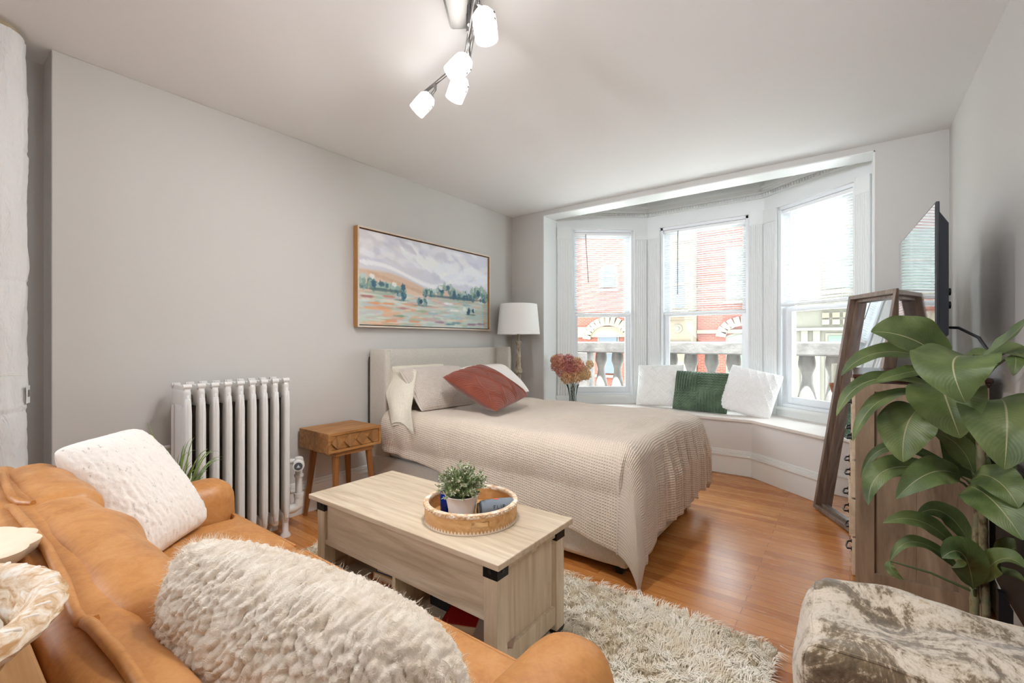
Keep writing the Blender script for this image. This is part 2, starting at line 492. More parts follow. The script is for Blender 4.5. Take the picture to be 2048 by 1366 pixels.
YF = 24.0
def bt(name, label, mat, loc): return thing(name, label, 'building', loc)
def arch_win(mbs, x0, x1, z0, z1, y, rise=.2):
    """dark recessed window with an arched head; frame and pane boxes"""
    w = x1-x0; n = 8
    poly = [(x0,z0),(x1,z0)]+[(x1-w*k/n, z1-rise+rise*math.sin(math.pi*k/n)) for k in range(n+1)]
    M = Matrix(((1,0,0,0),(0,0,-1,y),(0,1,0,0),(0,0,0,1)))
    mbs.prism(poly, -.02, .04, M)
def facade_window(parent, x0, x1, z0, z1, y, glass, arch=0, frame=LIME2, bars=True):
    m = MB(); f = .11
    if arch:
        arch_win(m, x0-f, x1+f, z0-.02, z1+f, y-.0, arch)
    else:
        m.box(x0-f, x1+f, y-.06, y, z0-f, z1+f)
    fr = m.build('window_frame', frame, parent, smooth=False)
    m = MB()
    if arch: arch_win(m, x0, x1, z0, z1, y-.05, arch)
    else: m.box(x0, x1, y-.1, y-.05, z0, z1)
    if bars: pass
    m.build('window_pane', glass, fr, smooth=False, loc=parent['_w'])
    if bars:
        m = MB(); zc = (z0+z1)/2; m.box(x0, x1, y-.13, y-.1, zc-.05, zc+.05); m.build('sash_bar', frame, fr, smooth=False, loc=parent['_w'])
    m = MB(); m.box(x0-.2, x1+.2, y-.18, y, z0-.24, z0-.11); m.build('window_sill', LIMESTONE, parent, smooth=False)

b = bt('brick_building', 'red brick building across the street, seen through the left bay window', BRICK, (-14,YF+2,-3.6))
MB().box(-22, -8.96, YF, YF+4, -3.6, 13).build('wall', BRICK, b, smooth=False)
MB().box(-22, -8.96, YF-.12, YF, 1.45, 2.05).build('stone_band', LIMESTONE, b, smooth=False)
facade_window(b, -11.5, -10.6, 4.3, 5.5, YF, DARKGL, .25)
facade_window(b, -11.6, -10.5, -.6, 1.75, YF, DARKGL, .3)
facade_window(b, -15.2, -14.2, 4.3, 5.5, YF, DARKGL, .25)
m = MB()
for k in range(13):
    a = math.pi*(k+.5)/13
    m.box(-.13,.13,-.16,0,0,.5, Matrix.Translation((-11.05+1.05*math.cos(a), YF, 1.35+.75*math.sin(a))) @ Matrix.Rotation(-(a-math.pi/2),4,'Y'))
m.build('arch_stones', LIMESTONE, b, smooth=False)
b = bt('stone_bay_building', 'cream stone bay front between two brick fronts, seen through the middle window', LIMESTONE, (-7.6,YF+2,-3.6))
MB().box(-8.9, -6.23, YF-.7, YF+4, -3.6, 13).build('wall', LIMESTONE, b, smooth=False)
facade_window(b, -7.15, -6.6, 2.9, 5.2, YF-.7, DARKGL, 0, LIMESTONE)
facade_window(b, -8.5, -7.6, 2.9, 5.2, YF-.7, DARKGL, 0, LIMESTONE)
m = MB()
for (z0,z1,d) in ((1.05,1.2,.14),(2.3,2.42,.12),(2.42,2.55,.2),(6.2,6.5,.2)):
    m = MB(); m.box(-8.93, -6.2, YF-.7-d, YF-.7, z0, z1); m.build('stone_band', LIMESTONE, b, smooth=False)
m = MB(); M = Matrix(((1,0,0,-6.95),(0,0,-1,YF-.7),(0,1,0,1.85),(0,0,0,1)))
m.prism([(.22*math.cos(k*math.pi/8),.22*math.sin(k*math.pi/8)) for k in range(16)], 0, .05, M)
m.prism([(.09*math.cos(k*math.pi/8),.09*math.sin(k*math.pi/8)) for k in range(16)], .05, .1, M)
m.build('rosette', LIME2, b)
b = bt('brick_row_building', 'red brick front with pale framed window, seen at right in the middle bay window', BRICK, (-4.4,YF+2,-3.6))
MB().box(-6.19, -2.76, YF, YF+4, -3.6, 6.75).build('wall', BRICK, b, smooth=False)
facade_window(b, -4.75, -3.3, 3.3, 5.6, YF, GREENGL, 0)
facade_window(b, -4.75, -3.3, -1.2, 1.55, YF, GREENGL, .2)
m = MB(); m.box(-6.19, -2.76, YF-.1, YF, 1.6, 1.78); m.build('stone_band', LIMESTONE, b, smooth=False)
m = MB()
for k in range(11):
    a = math.pi*(k+.5)/11
    m.box(-.12,.12,-.14,0,0,.45, Matrix.Translation((-4.05+.80*math.cos(a), YF, 1.45+.50*math.sin(a))) @ Matrix.Rotation(-(a-math.pi/2),4,'Y'))
m.build('arch_stones', LIMESTONE, b, smooth=False)
b = bt('cream_building', 'cream panelled stone building across the street, seen through the right bay window', LIME2, (3,YF+2,-3.6))
MB().box(-2.2, 9, YF, YF+4, -3.6, 13).build('wall', LIME2, b, smooth=False)
MB().box(-2.75, -2.2, YF-.1, YF+3, -3.6, 9).build('dark_pier', plain('dark_slate', S(70,68,62), .9), b, smooth=False)  # dark grey strip at the left end of the cream front
facade_window(b, -.85, .45, 3.5, 6.0, YF, GREENGL, 0)
facade_window(b, 1.9, 3.2, 3.5, 6.0, YF, GREENGL, 0)
facade_window(b, -.75, .6, -1.4, 1.45, YF, GREENGL, 0, LIME2, False)
m = MB()
for r_ in range(2):
    for k in range(7): m.box(-.98+k*.37, -.72+k*.37, YF-.1, YF, 1.93+r_*.3, 2.15+r_*.3)
m.build('square_panels', LIMESTONE, b, smooth=False)
m = MB()
for (z0,z1,d) in ((1.68,1.8,.16),(2.6,2.75,.16),(-1.9,-1.6,.2)): m.box(-2.2, 9, YF-d, YF, z0, z1)
for x in (-1.75,-1.3): m.box(x, x+.25, YF-.12, YF, -1.6, 1.7)
m.build('stone_band', LIME2, b, smooth=False)
struct(MB().box(-40, 30, 4.7, 40, -3.75, -3.6).build('street', plain('pale_concrete', S(214,212,208), .9), smooth=False))
# ------------------------------------------------------------------ left side: wrapped pipe, radiator
def wrapmat():
    t = NT('white_pipe_wrap').set(.5, 0, .4)
    v = t.co('Object', (1,1,.35))
    t.col(S(232,231,229))
    n1 = t.noise(v, 26, 4, .6, 2.0)
    t.bump(n1, .6, .012); return t.m
PX, PY, PR = -3.05, .215, .12
def colfn(u, v):
    a = 2*math.pi*u; z = .0+v*2.57
    q = Vector((math.cos(a)*2.2, math.sin(a)*2.2, z*3))
    r = PR + .012*noise.noise(q) + .006*noise.noise(q*3+Vector((9,2,5))) + .004*abs(noise.noise(Vector((math.cos(a)*3, math.sin(a)*3, z*14))))
    r -= .004 if (abs((z*1.7) % 1 - .5) < .02) else 0
    return (PX+r*math.cos(a), PY+r*math.sin(a), z)
t = thing('wrapped_pipe', 'fat vertical pipe wrapped in crinkled white sheeting, at the left edge', 'pipe', (PX,PY,0))
MB().surf(64, 260, colfn).build('wrapping', wrapmat(), t)
MB().lathe([(PR-.02,0),(PR-.02,.06)], (PX,PY,2.54), 32).build('pipe_end', plain('raw_cardboard', S(190,170,140), .9), t)
# barcode sticker facing the room
m = MB(); 
ang = math.atan2(.37-PY, -3.02-PX)
def st(u, v):
    a = ang-.36+.36*u; r = PR+.012; return (PX+r*math.cos(a), PY+r*math.sin(a), .92+.08*v)
m.surf(6, 2, st); lab = m.build('sticker', plain('paper_label', S(225,225,222), .6), t)
m = MB()
for k in range(9):
    a0 = .22+.055*k; m.surf(1, 1, lambda u,v: tuple(Vector(st(a0+u*(.02+.012*(k%3)), .35+.4*v))+Vector((math.cos(ang),math.sin(ang),0))*.0015))
m.build('barcode', BLACK, lab, loc=t['_w'])

RADM = plain('radiator_enamel', S(226,224,220), .4, bs=25, bstr=.12, var=.02)
RUSTY = plain('dusty_iron', S(120,104,90), .85, var=.3, vs=12)
t = thing('radiator', 'old white cast iron column radiator under the blank left wall', 'radiator', (-2.87,1.14,0))
def section():
    m = MB(); th = .0185
    # front and rear columns with a rounded shoulder, joined at top and bottom
    for xx, dp in ((-.085,.045), (.078,.064)):
        m.rbox(xx, 0, .50, dp, th*2, .80, .016, 6)
    m.rbox(0, 0, .90, .196, th*2, .10, .045, 8)
    m.rbox(0, 0, .12, .205, th*2, .08, .03, 6)
    # ornamental crest: two scroll lobes and a dip
    pr = [(-.085,.93),(.085,.93),(.092,.955),(.088,.972),(.07,.975),(.05,.962),(.02,.966),(-.02,.966),(-.05,.962),(-.07,.975),(-.088,.972),(-.092,.955)]
    M = Matrix(((1,0,0,0),(0,0,1,0),(0,1,0,0),(0,0,0,1)))
    m.prism(pr, -.014, .014, M)
    for sx in (-1,1): m.tube([(sx*.082,-.019,.962),(sx*.082,.019,.962)], .014, 10)
    # raised outer rim on the front edge
    m.tube([(.105,0,.12),(.105,0,.86),(.092,0,.915),(.07,0,.94)], .0075, 8)
    return m
sm = section(); first = None
for k in range(9):
    y = .885+.0648*k
    if first is None:
        first = sm.build('radiator_section', RADM, t, angle=50, loc=(0,0,0)); first.location = Vector((-2.87,y,0))-Vector(t['_w'])
        cm_ = MB(); cm_.box(-.064,.047,-.009,.009,.14,.87); core = cm_.build('dusty_core', RUSTY, None, smooth=False); core.parent = first
    else:
        c = first.copy(); COL.objects.link(c); c.location = Vector((-2.87,y,0))-Vector(t['_w'])
        d = core.copy(); COL.objects.link(d); d.parent = c
MB().rbox(-2.855,.872,.50,.11,.012,.78,.005,5).build('end_panel', RADM, t)
m = MB()
for z in (.14,.89): m.tube([(-2.87,.88,z),(-2.87,1.41,z)], .024, 10)
m.build('connecting_hubs', RUSTY, t)
for y in (.885, 1.403):
    m = MB()
    for x in (-2.95,-2.79): m.lathe([(.03,0),(.03,.012),(.018,.03),(.018,.09)], (x,y,0), 12)
    m.build('foot', RADM, t)
m = MB(); m.tube([(-3.0,.87,.62),(-2.985,.80,.62)], .012, 8); m.tube([(-2.985,.80,.62),(-3.06,.74,.62)], .012, 8); m.build('air_vent_pipe', RADM, t)
# valve: supply pipe from the floor, elbow, thermostatic head
m = MB()
vx, vy = -2.85, 1.52
m.tube([(-2.87,1.42,.13),(-2.86,1.49,.13),(vx,vy,.15),(vx,vy,.20)], [.026,.03,.032,.027], 12)
m.tube([(vx,vy,.19),(vx,vy,.41)], .021, 12); m.tube([(vx,vy,.33),(vx,vy,.345)], .028, 12); m.tube([(vx,vy,.20),(vx,vy,.225)], .03, 12)
m.build('supply_pipe', RADM, t)
m = MB(); m.rbox(vx, vy, .425, .052, .052, .07, .02, 6); m.tube([(vx-.01,vy,.43),(-2.87,1.42,.44)], .017, 10)
m.build('valve_body', RADM, t)
m = MB(); hd = Vector((.80,-.45,-.05)).normalized(); p0 = Vector((vx,vy,.43))
m.tube([p0+hd*.02, p0+hd*.045, p0+hd*.05, p0+hd*.105, p0+hd*.115], [.022,.026,.033,.036,.033], 16)
vh = m.build('valve_head', plain('valve_plastic', S(235,233,230), .35), t)
m = MB(); m.tube([p0+hd*.115, p0+hd*.119], .024, 16)
d = m.build('dial_face', plain('grey_dial', S(84,88,94), .4), vh, loc=t['_w'])
m = MB(); q = p0+hd*.1205; ax = hd.cross(Vector((0,0,1))).normalized(); up = ax.cross(hd)
m.add([q-ax*.011-up*.008, q+ax*.011-up*.008, q+up*.012], [(0,1,2)])
m.build('dial_arrow', plain('pale_mark', S(200,204,206), .5), vh, loc=t['_w'])

# ------------------------------------------------------------------ painting (colours of the picture laid on the canvas mesh)
def paint_canvas(nw=420, nh=200):
    rng = np.random.default_rng(3)
    X, Y = np.meshgrid(np.linspace(0,1,nw), np.linspace(0,1,nh))
    img = np.zeros((nh,nw,3))
    def c(*a): return np.array(a, float)/255
    def lay(mask, col, al=1.0):
        nonlocal img
        a = (mask*al)[...,None]; img = img*(1-a)+c(*col)*a
    def stroke(cx, cy, rx, ry, ang, col, al=.8, soft=.5):
        ca, sa = math.cos(ang), math.sin(ang)
        dx, dy = (X-cx)*2.1, Y-cy
        u, v = (dx*ca+dy*sa)/(rx*2.1), (-dx*sa+dy*ca)/ry
        d = np.sqrt(u*u+v*v)+.10*np.sin(u*7+cx*40)+.07*np.sin(v*9+cy*60)
        lay(np.clip((1-d)/soft,0,1), col, al)
    lay(np.ones_like(X), (216,218,230))
    lay(np.clip((.75-X)/.75,0,1)*np.clip((Y-.4)/.3,0,1), (226,220,218), .7)
    for k in range(60):
        x, y = rng.uniform(0,1), rng.uniform(.6,1)
        stroke(x, y, rng.uniform(.04,.12), rng.uniform(.03,.08), rng.uniform(-.7,.5), [(244,245,250),(222,222,234),(206,208,224),(238,235,237)][rng.integers(4)], .6)
    for k in range(10):   # big white cloud masses
        stroke(.3+.045*k, .88-.03*k+.05*math.sin(k*1.7), .07, .07, -.5, (246,248,252), .9)
    for k in range(12): stroke(.55+.04*k, .72+.05*math.sin(k*1.1), .05, .08, .3, (240,243,250), .85)
    for k in range(8): stroke(.62+.045*k, .62+.04*math.sin(k*2), .06, .05, .2, (232,237,247), .85)
    for k in range(5): stroke(.27+.02*k, .93-.01*k, .05, .02, -.8, (198,194,208), .6)
    # tan hills left and centre
    hill = .60-.18*np.clip((X-.18)/.34,0,1)**1.3-.12*np.clip((X-.0)/.05,-1,0)
    lay(np.clip((hill-Y)/.03,0,1), (216,188,164), .95)
    lay(np.clip((hill-.07-Y)/.06,0,1), (224,200,180), .8)
    for k in range(5): stroke(.1+.07*k, .54-.03*k, .06, .03, -.25, (202,164,132), .55)
    h2 = np.where(X>.55, .52-.10*np.abs(X-.68)/.2, 0)
    lay(np.clip((h2-Y)/.04,0,1)*(X>.55), (212,182,160), .85)
    for k in range(16):   # white swoop between sky and hills
        f = k/15; stroke(.02+.5*f, .655-.17*f**1.6+.02*math.sin(f*6), .05, .022, -.25-.3*f, (244,244,246), .85)
    for k in range(9): stroke(.5+.05*k, .495+.1*math.sin(k/9*2.6), .04, .02, .4-.1*k, (240,242,246), .8)
    # ground
    lay(np.clip((.36-Y)/.05,0,1), (196,206,196), 1)
    pal = [(216,178,152),(190,204,190),(226,222,214),(176,200,200),(206,170,164),(160,188,168),(232,214,198),(206,222,220),(196,186,190)]
    for k in range(330):
        y = rng.uniform(0,.36); x = rng.uniform(0,1)
        col = pal[rng.integers(len(pal))]
        if x < .45 and y < .25 and rng.random() < .45: col = [(226,172,132),(218,158,118),(228,196,172)][rng.integers(3)]
        if x > .6 and rng.random() < .4: col = [(196,216,206),(178,206,204),(214,226,216)][rng.integers(3)]
        stroke(x, y, rng.uniform(.03,.09), rng.uniform(.010,.026), rng.uniform(-.06,.06), col, .6)
    for (x,y,col) in ((.1,.235,(222,150,104)),(.18,.24,(222,156,112)),(.28,.2,(182,132,128)),(.2,.05,(224,150,112)),(.36,.055,(226,160,122)),(.56,.06,(164,126,146)),(.84,.05,(150,128,156)),(.92,.06,(158,138,164)),(.7,.06,(120,150,156)),(.64,.04,(104,146,152)),(.62,.3,(242,244,246)),(.68,.22,(240,238,232)),(.72,.12,(170,206,212)),(.5,.16,(158,192,200)),(.42,.18,(156,184,148)),(.26,.11,(128,158,130)),(.05,.3,(164,112,112)),(.18,.32,(196,132,112)),(.52,.33,(232,196,180)),(.95,.35,(214,230,228)),(.78,.3,(150,178,182))):
        stroke(x, y, .055, .018, 0, col, .85)
    # tree line
    greens = [(120,148,140),(96,130,130),(146,170,154),(78,112,122),(70,104,124),(168,188,176)]
    def trees(x0, x1, yb, hfun, n, dark):
        for k in range(n):
            x = rng.uniform(x0,x1); hh = hfun(x)
            y = yb+rng.uniform(0,1)*hh
            f = (y-yb)/max(hh,.01)
            col = greens[rng.integers(len(greens))] if f < .75 else [(176,196,186),(150,178,168),(190,208,204)][rng.integers(3)]
            stroke(x, y, rng.uniform(.012,.022), rng.uniform(.025,.05), rng.uniform(-.5,.5), col, .85, .35)
        stroke((x0+x1)/2, yb-.005, (x1-x0)/2*1.05, .022, 0, dark, .85)
        stroke((x0+x1)/2, yb-.04, (x1-x0)/2*.9, .03, 0, (150,172,160), .5)
    trees(.0,.3,.39, lambda x: .13*(1-x/.34), 70, (84,112,112))
    trees(.43,1.0,.385, lambda x: .05+.13*max(0,1-abs(x-.61)/.11)+.15*max(0,1-abs(x-.9)/.16), 150, (74,106,122))
    for (x,y) in ((.09,.44),(.28,.44),(.57,.47),(.68,.44),(.9,.48)): stroke(x, y, .016, .05, .2, (62,98,122), .9, .3)
    for (x,y) in ((.08,.52),(.22,.46),(.565,.49)): stroke(x, y, .02, .03, -.4, (236,238,232), .9, .3)
    for (x,y,w) in ((.27,.31,.05),(.42,.27,.07),(.83,.2,.06)):
        stroke(x, y-.02, w*1.1, .014, 0, (108,132,128), .8)
        for k in range(9): stroke(x+rng.uniform(-.5,.5)*w, y+rng.uniform(0,.05), .013, .03, rng.uniform(-.5,.5), [(64,104,128),(92,132,136),(50,84,104),(140,170,170)][rng.integers(4)], .9, .35)
    stroke(.77, .25, .018, .035, .2, (228,236,230), .85, .35); stroke(.865, .245, .008, .03, 0, (214,226,224), .85, .35)
    return np.clip(img,0,1)
img = paint_canvas()
img = np.clip(img*1.02+.01,0,1)
PXW = -3.058
y0, y1, z0, z1 = 2.062, 3.645, 1.312, 2.089
t = thing('framed_painting', 'long framed abstract landscape painting above the bed headboard', 'painting', (-3.04,(y0+y1)/2,(z0+z1)/2))
nh, nw, _ = img.shape
fw = .012
m = MB(); m.surf(nw-1, nh-1, lambda u,v: (-3.020, y0+.02+u*(y1-y0-.04), z0+.02+v*(z1-z0-.04)))
cm = NT('painted_canvas').set(.6, 0, .3)
at = cm.node('Attribute', attribute_name='Paint'); cm.col(at.outputs['Color'])
cm.bump(cm.noise(cm.co('Object',(1,1,1)), 90, 3), .12, .001)
ca = m.build('canvas', cm.m, t)
lin = np.where(img <= .04045, img/12.92, ((img+.055)/1.055)**2.4)
attr = ca.data.attributes.new('Paint', 'FLOAT_COLOR', 'POINT')
buf = np.ones((nh*nw,4), np.float32); buf[:,:3] = lin.reshape(-1,3); attr.data.foreach_set('color', buf.ravel())
MB().box(PXW, -3.024, y0+.016, y1-.016, z0+.016, z1-.016).build('canvas_stretcher', plain('canvas_edge', S(60,48,40), .9), t, smooth=False)
m = MB(); xa, xb = PXW, -3.004
m.box(xa, xb, y0, y0+fw, z0, z1); m.box(xa, xb, y1-fw, y1, z0, z1); m.box(xa, xb, y0+fw, y1-fw, z0, z0+fw); m.box(xa, xb, y0+fw, y1-fw, z1-fw, z1)
m.build('frame', wood('honey_frame_wood', S(160,112,60), S(184,134,78), S(200,152,96), 'z', 1), t, smooth=False, bevel=.0015)
m = MB(); xa, xb = -3.004, -3.002
m.box(xa, xb, y0, y0+fw, z0, z1); m.box(xa, xb, y1-fw, y1, z0, z1); m.box(xa, xb, y0+fw, y1-fw, z0, z0+fw); m.box(xa, xb, y0+fw, y1-fw, z1-fw, z1)
m.build('frame_face', wood('pale_frame_face', S(206,190,172), S(220,206,190), S(230,218,204), 'y', 1), t, smooth=False)

# ------------------------------------------------------------------ track light
t = thing('track_light', 'brushed nickel ceiling track light with four frosted glass heads', 'ceiling light', (-1.33,1.42,2.6))
plate = [(-.075,-.17),(.075,-.17),(.075,.17),(-.075,.17)]
M = Matrix.Translation((-1.27,1.36,0)) @ Matrix.Rotation(R(34),4,'Z')
MB().box(-.075,.075,-.15,.15,2.575,2.5995, M).build('ceiling_plate', CHROME, t, smooth=False, bevel=.012)
A, B_, C_ = Vector((-1.06,1.22,2.50)), Vector((-1.43,1.553,2.51)), Vector((-1.80,1.640,2.515))
m = MB()
m.tube([A, B_], .008, 8); m.tube([A+Vector((.012,.012,-.012)), B_+Vector((.012,.012,-.012))], .006, 8)
m.tube([B_, C_], .008, 8); m.tube([B_+Vector((0,0,.025)), B_+Vector((0,0,-.025))], .016, 12)
m.tube([(-1.25,1.39,2.585),(-1.25,1.39,2.50)], .014, 10); m.tube([(-1.285,1.42,2.585),(-1.285,1.42,2.50)], .012, 10)
m.build('bars', CHROME, t)
SHADE = emit('lit_frosted_glass', (1,.97,.93,1), 2.2)
def head(p, top, d, rr=.043, ln=.105, en=8):
    p, top = Vector(p), Vector(top); d = Vector(d).normalized()
    q = top
    m = MB(); m.tube([q, q+Vector((0,0,-.03)), p-d*.01], .0075, 8); m.tube([p-d*.012, p+d*.02], [.014,.02], 12)
    h = m.build('lamp_head', CHROME, t)
    m = MB(); n = 20
    prof = [(.012,-.004),(.030,.0),(rr,.02),(rr*1.03,.05),(rr*.98,ln)]
    prof += [(rr*.9,ln),(rr*.94,.05),(rr*.9,.024),(.012,.006)]
    rot = d.to_track_quat('Z','Y').to_matrix().to_4x4()
    m.lathe(prof, (0,0,0), n, Matrix.Translation(p) @ rot)
    m.lathe([(0,.062),(.016,.06),(.02,.045),(.012,.02)], (0,0,0), 12, Matrix.Translation(p) @ rot)
    m.build('glass_shade', SHADE, h, loc=t['_w'])
    ax = d.cross(Vector((0,0,1))); ax = ax.normalized() if ax.length > .05 else Vector((1,0,0))
    sd = d.cross(ax)
    m = MB()
    cam = (Vector((0,0,1.2))-p); cam = (cam-d*cam.dot(d)).normalized(); s2 = cam.cross(d)
    for k in (-1,1):
        q = p+d*.045+(cam*math.cos(.9)+s2*math.sin(.9))*(rr+.002)+d*k*.012
        m.tube([q, q+(cam*math.cos(.9)+s2*math.sin(.9))*.006], .005, 8)
    m.build('set_screw', CHROME, h, loc=t['_w'])
    L = bpy.data.lights.new('track_lamp', 'SPOT'); L.energy = en; L.color = (.97,.97,.98); L.spot_size = R(168); L.spot_blend = .9; L.shadow_soft_size = .035
    lo = bpy.data.objects.new('track_lamp', L); COL.objects.link(lo); lo.location = p+d*(ln+.012)
    lo.rotation_euler = d.to_track_quat('-Z','Y').to_euler()
head((-1.135,1.335,2.475), (-1.12,1.285,2.50), (.10,.08,-1), .045, .11, 32)
head((-1.345,1.475,2.44), (-1.315,1.452,2.50), (-.45,-.5,-.75))
head((-1.47,1.575,2.445), (-1.43,1.553,2.49), (-.35,-.15,-.9))
head((-1.715,1.60,2.45), (-1.69,1.612,2.51), (-.55,-.4,-.75))
# ------------------------------------------------------------------ sofa
def leather(name, c0, c1, c2):
    t = NT(name).set(.42, 0, .45)
    v = t.co()
    a = t.noise(v, 5, 5, .65, .8); b = t.noise(v, 38, 4, .6, 1.5)
    k = t.math('ADD', t.math('MULTIPLY', a, .65), t.math('MULTIPLY', b, .35))
    t.col(t.ramp(k, [(.32,c0),(.5,c1),(.7,c2)]))
    vo = t.node('TexVoronoi', feature='DISTANCE_TO_EDGE'); vo.inputs['Scale'].default_value = 130; t.link(v, vo.inputs['Vector'])
    h = t.math('ADD', t.math('MULTIPLY', vo.outputs['Distance'], .5), t.math('MULTIPLY', b, .7))
    t.bump(h, .16, .003); return t.m
LEATH = leather('tan_leather', S(168,106,50), S(194,134,74), S(208,152,96))
SX0, SX1 = -2.30, -.345
sofa = thing('leather_sofa', 'tan leather sofa seen from behind, with rounded arms and piped cushions', 'sofa', (-1.32,.5,0))
def nz(p, s, a): return a*noise.noise(Vector(p)*s)
# base and back frame
MB().rbox(-1.32, .47, .20, 1.86, .66, .20, .03, 6).build('base', LEATH, sofa)
MB().rbox(-1.32, .165, .455, 1.78, .115, .70, .045, 16, fn=lambda w,p: w+Vector((0,0,nz(w,5,.010)))).build('back_frame', LEATH, sofa)
for (x,y) in ((-2.2,.16),(-.44,.16),(-2.2,.76),(-.44,.76)):
    MB().lathe([(.018,.013),(.026,.11)], (x,y,0), 12).build('leg', plain('dark_leg_wood', S(60,40,28), .5), sofa)
# seat cushions, crowned, the outer two reaching in front of the arms
for k, (a, b) in enumerate(((-2.075,-1.60),(-1.595,-1.08),(-1.075,-.565))):
    w, d = b-a, .60
    def crown(q, p, w=w, d=d, k=k, a=a, b=b):
        u = max(0,1-(p[0])**2)*max(0,1-(p[1])**2)
        if p[2] > -.2: q = q+Vector((0,0,.022*u**.6))
        q = q+Vector((0,0,nz(q+Vector((k*3,0,0)),7,.005)))
        if q.y > .26:      # T-shaped front
            if k == 0 and p[0] < 0: q.x -= .14*min(1,(-p[0])*1.4)*min(1,(q.y-.26)/.02)
            if k == 2 and p[0] > 0: q.x += .14*min(1,(p[0])*1.4)*min(1,(q.y-.26)/.02)
        return q
    m = MB(); m.rbox((a+b)/2, .565, .382, w, d, .165, .045, 22, fn=crown)
    c = m.build('seat_cushion', LEATH, sofa)
    m = MB()
    xa, xb = (a-.13 if k == 0 else a+.012), (b+.13 if k == 2 else b-.012)
    m.tube([(xa+.02,.858,.448),(xb-.02,.858,.448)], .005, 6); m.tube([(xa+.02,.858,.318),(xb-.02,.858,.318)], .005, 6)
    m.build('seat_piping', LEATH, c, loc=sofa['_w'])
# back cushions
BACKS = ((-2.09,-1.61),(-1.605,-.86),(-.855,-.52))
for k, (a, b) in enumerate(BACKS):
    def puff(q, p, k=k):
        u = max(0,1-p[0]**4)
        q = q+Vector((0, .022*u*max(0,1-p[2]**2) if p[1] > 0 else 0, .012*max(0,1-p[0]**2)**.5 if p[2] > 0 else 0))
        f = nz(q+Vector((k*5,1,2)),6,.012)+nz(q+Vector((0,k*5,2)),16,.005)
        q += Vector((0, f if p[1] > 0 else f*.3, f*.8))
        return q
    dn = .05 if k == 2 else 0
    m = MB(); m.rbox((a+b)/2, .236-dn*.6, .645-dn*.5, b-a+.07, .16-dn, .32-dn, .07 if k < 2 else .05, 26, fn=puff)
    m.build('back_cushion', LEATH, sofa)
def arm(x, sgn):
    def f(q, p):
        q = q+Vector((sgn*-.018*max(0,(q.z+.05)/.3), 0, 0))
        q += Vector((0,0,nz(q,5,.005)))
        if p[1] > 0: q.y += .012*(1-p[0]**2)
        return q
    m = MB(); m.rbox(x, .50, .33, .195, .715, .56, .085, 16, fn=f); m.build('arm', LEATH, sofa)
arm(-2.185, 1); arm(-.462, -1)
# piping along the top of the back cushions, kinked at the seams
def pz(x): return .825+.012*math.sin(x*9)
m = MB()
m.tube([(-2.07,.180,.795),(-1.95,.170,.808),(-1.8,.163,.812),(-1.68,.160,.810),(-1.625,.168,.806),(-1.60,.187,.804)], .0085, 8)
m.tube([(-1.625,.148,.802),(-1.58,.152,.808),(-1.42,.154,.813),(-1.2,.158,.815),(-1.02,.154,.813),(-.90,.146,.810),(-.868,.148,.806),(-.852,.160,.806)], .0085, 8)
m.tube([(-.862,.152,.806),(-.83,.154,.810),(-.72,.158,.813),(-.55,.164,.800)], .0085, 8)
m.build('back_piping', LEATH, sofa)

# ------------------------------------------------------------------ cushions
def pillow(name, w, h, t, center, ex, ez, mat, label, cat='cushion', group=None, disp=None, nu=60, nv=60, pinch=.07, sag=0, blunt=3.0, parent=None, rim=.0, corner=.05):
    """ex: direction of width, ez: direction of height (towards the top edge); front faces ex x ez"""
    ex = Vector(ex).normalized(); ez = Vector(ez); ez = (ez-ex*ez.dot(ex)).normalized(); n = ex.cross(ez)
    M = Matrix((( ex.x,ez.x,n.x,0),(ex.y,ez.y,n.y,0),(ex.z,ez.z,n.z,0),(0,0,0,1)))
    m = MB()
    def base(u, v, side):
        a, b = 2*u-1, 2*v-1
        x = a*w/2*(1-pinch*(1-b*b)); y = b*h/2*(1-pinch*(1-a*a))
        cr = 1-corner*(a*b)**4; x *= cr; y *= cr
        pr = (max(0,1-abs(a)**blunt)*max(0,1-abs(b)**blunt))**.62
        z = t/2*pr
        if disp and side > 0: z += disp(u,v)*min(1,pr*3)
        y -= sag*(1-b)*.5*(1-a*a)
        q = Vector((x,y,side*(z+rim)))
        q.z += .012*noise.noise(Vector((x*5+w*9,y*5,t*7)))*pr
        return q
    uv = lambda a,b: (a*w, b*h)
    m.surf(nu, nv, lambda u,v: base(u,v,1), M, uv)
    m.surf(24, 24, lambda u,v: base(1-u,v,-1), M, uv)
    o = m.build(name, mat, parent, angle=80)
    o.location = center; o['_w'] = tuple(center)
    if label: tag(o, label, cat, group)
    return o, M
def frompx(TL, TR, BR, BL):
    TL, TR, BR, BL = map(Vector, (TL,TR,BR,BL))
    return (TL+TR+BR+BL)/4, (TR+BR-TL-BL)/2, (TL+TR-BL-BR)/2

# slubby white cushion in the far corner of the sofa
def slub(name, c):
    t = NT(name).set(.95, 0, .1, .3)
    v = t.co('Object', (1,1,1), (0,R(35),R(20)))
    v2 = t.co('Object', (4.5,4.5,1.5), (R(12),R(-22),0))
    a = t.noise(t.co(), 55, 4); b = t.noise(v2, 16, 2)
    t.col(t.ramp(b, [(.29,tuple(x*.66 for x in c[:3])+(1,)),(.35,c),(.8,c)]))
    t.bump(t.math('ADD', t.math('MULTIPLY', a, .6), t.math('MULTIPLY', t.math('GREATER_THAN', b, .36), .5)), .8, .006); return t.m
SLUB = slub('slubby_cotton', S(240,234,226))
c, ex, ez = frompx((-2.04,.290,.872),(-2.25,.585,.862),(-2.02,.685,.50),(-1.745,.42,.482))
def slubd(u,v): return .004*noise.noise(Vector((u*30,v*16,1)))+.003*noise.noise(Vector((u*70,v*40,5)))
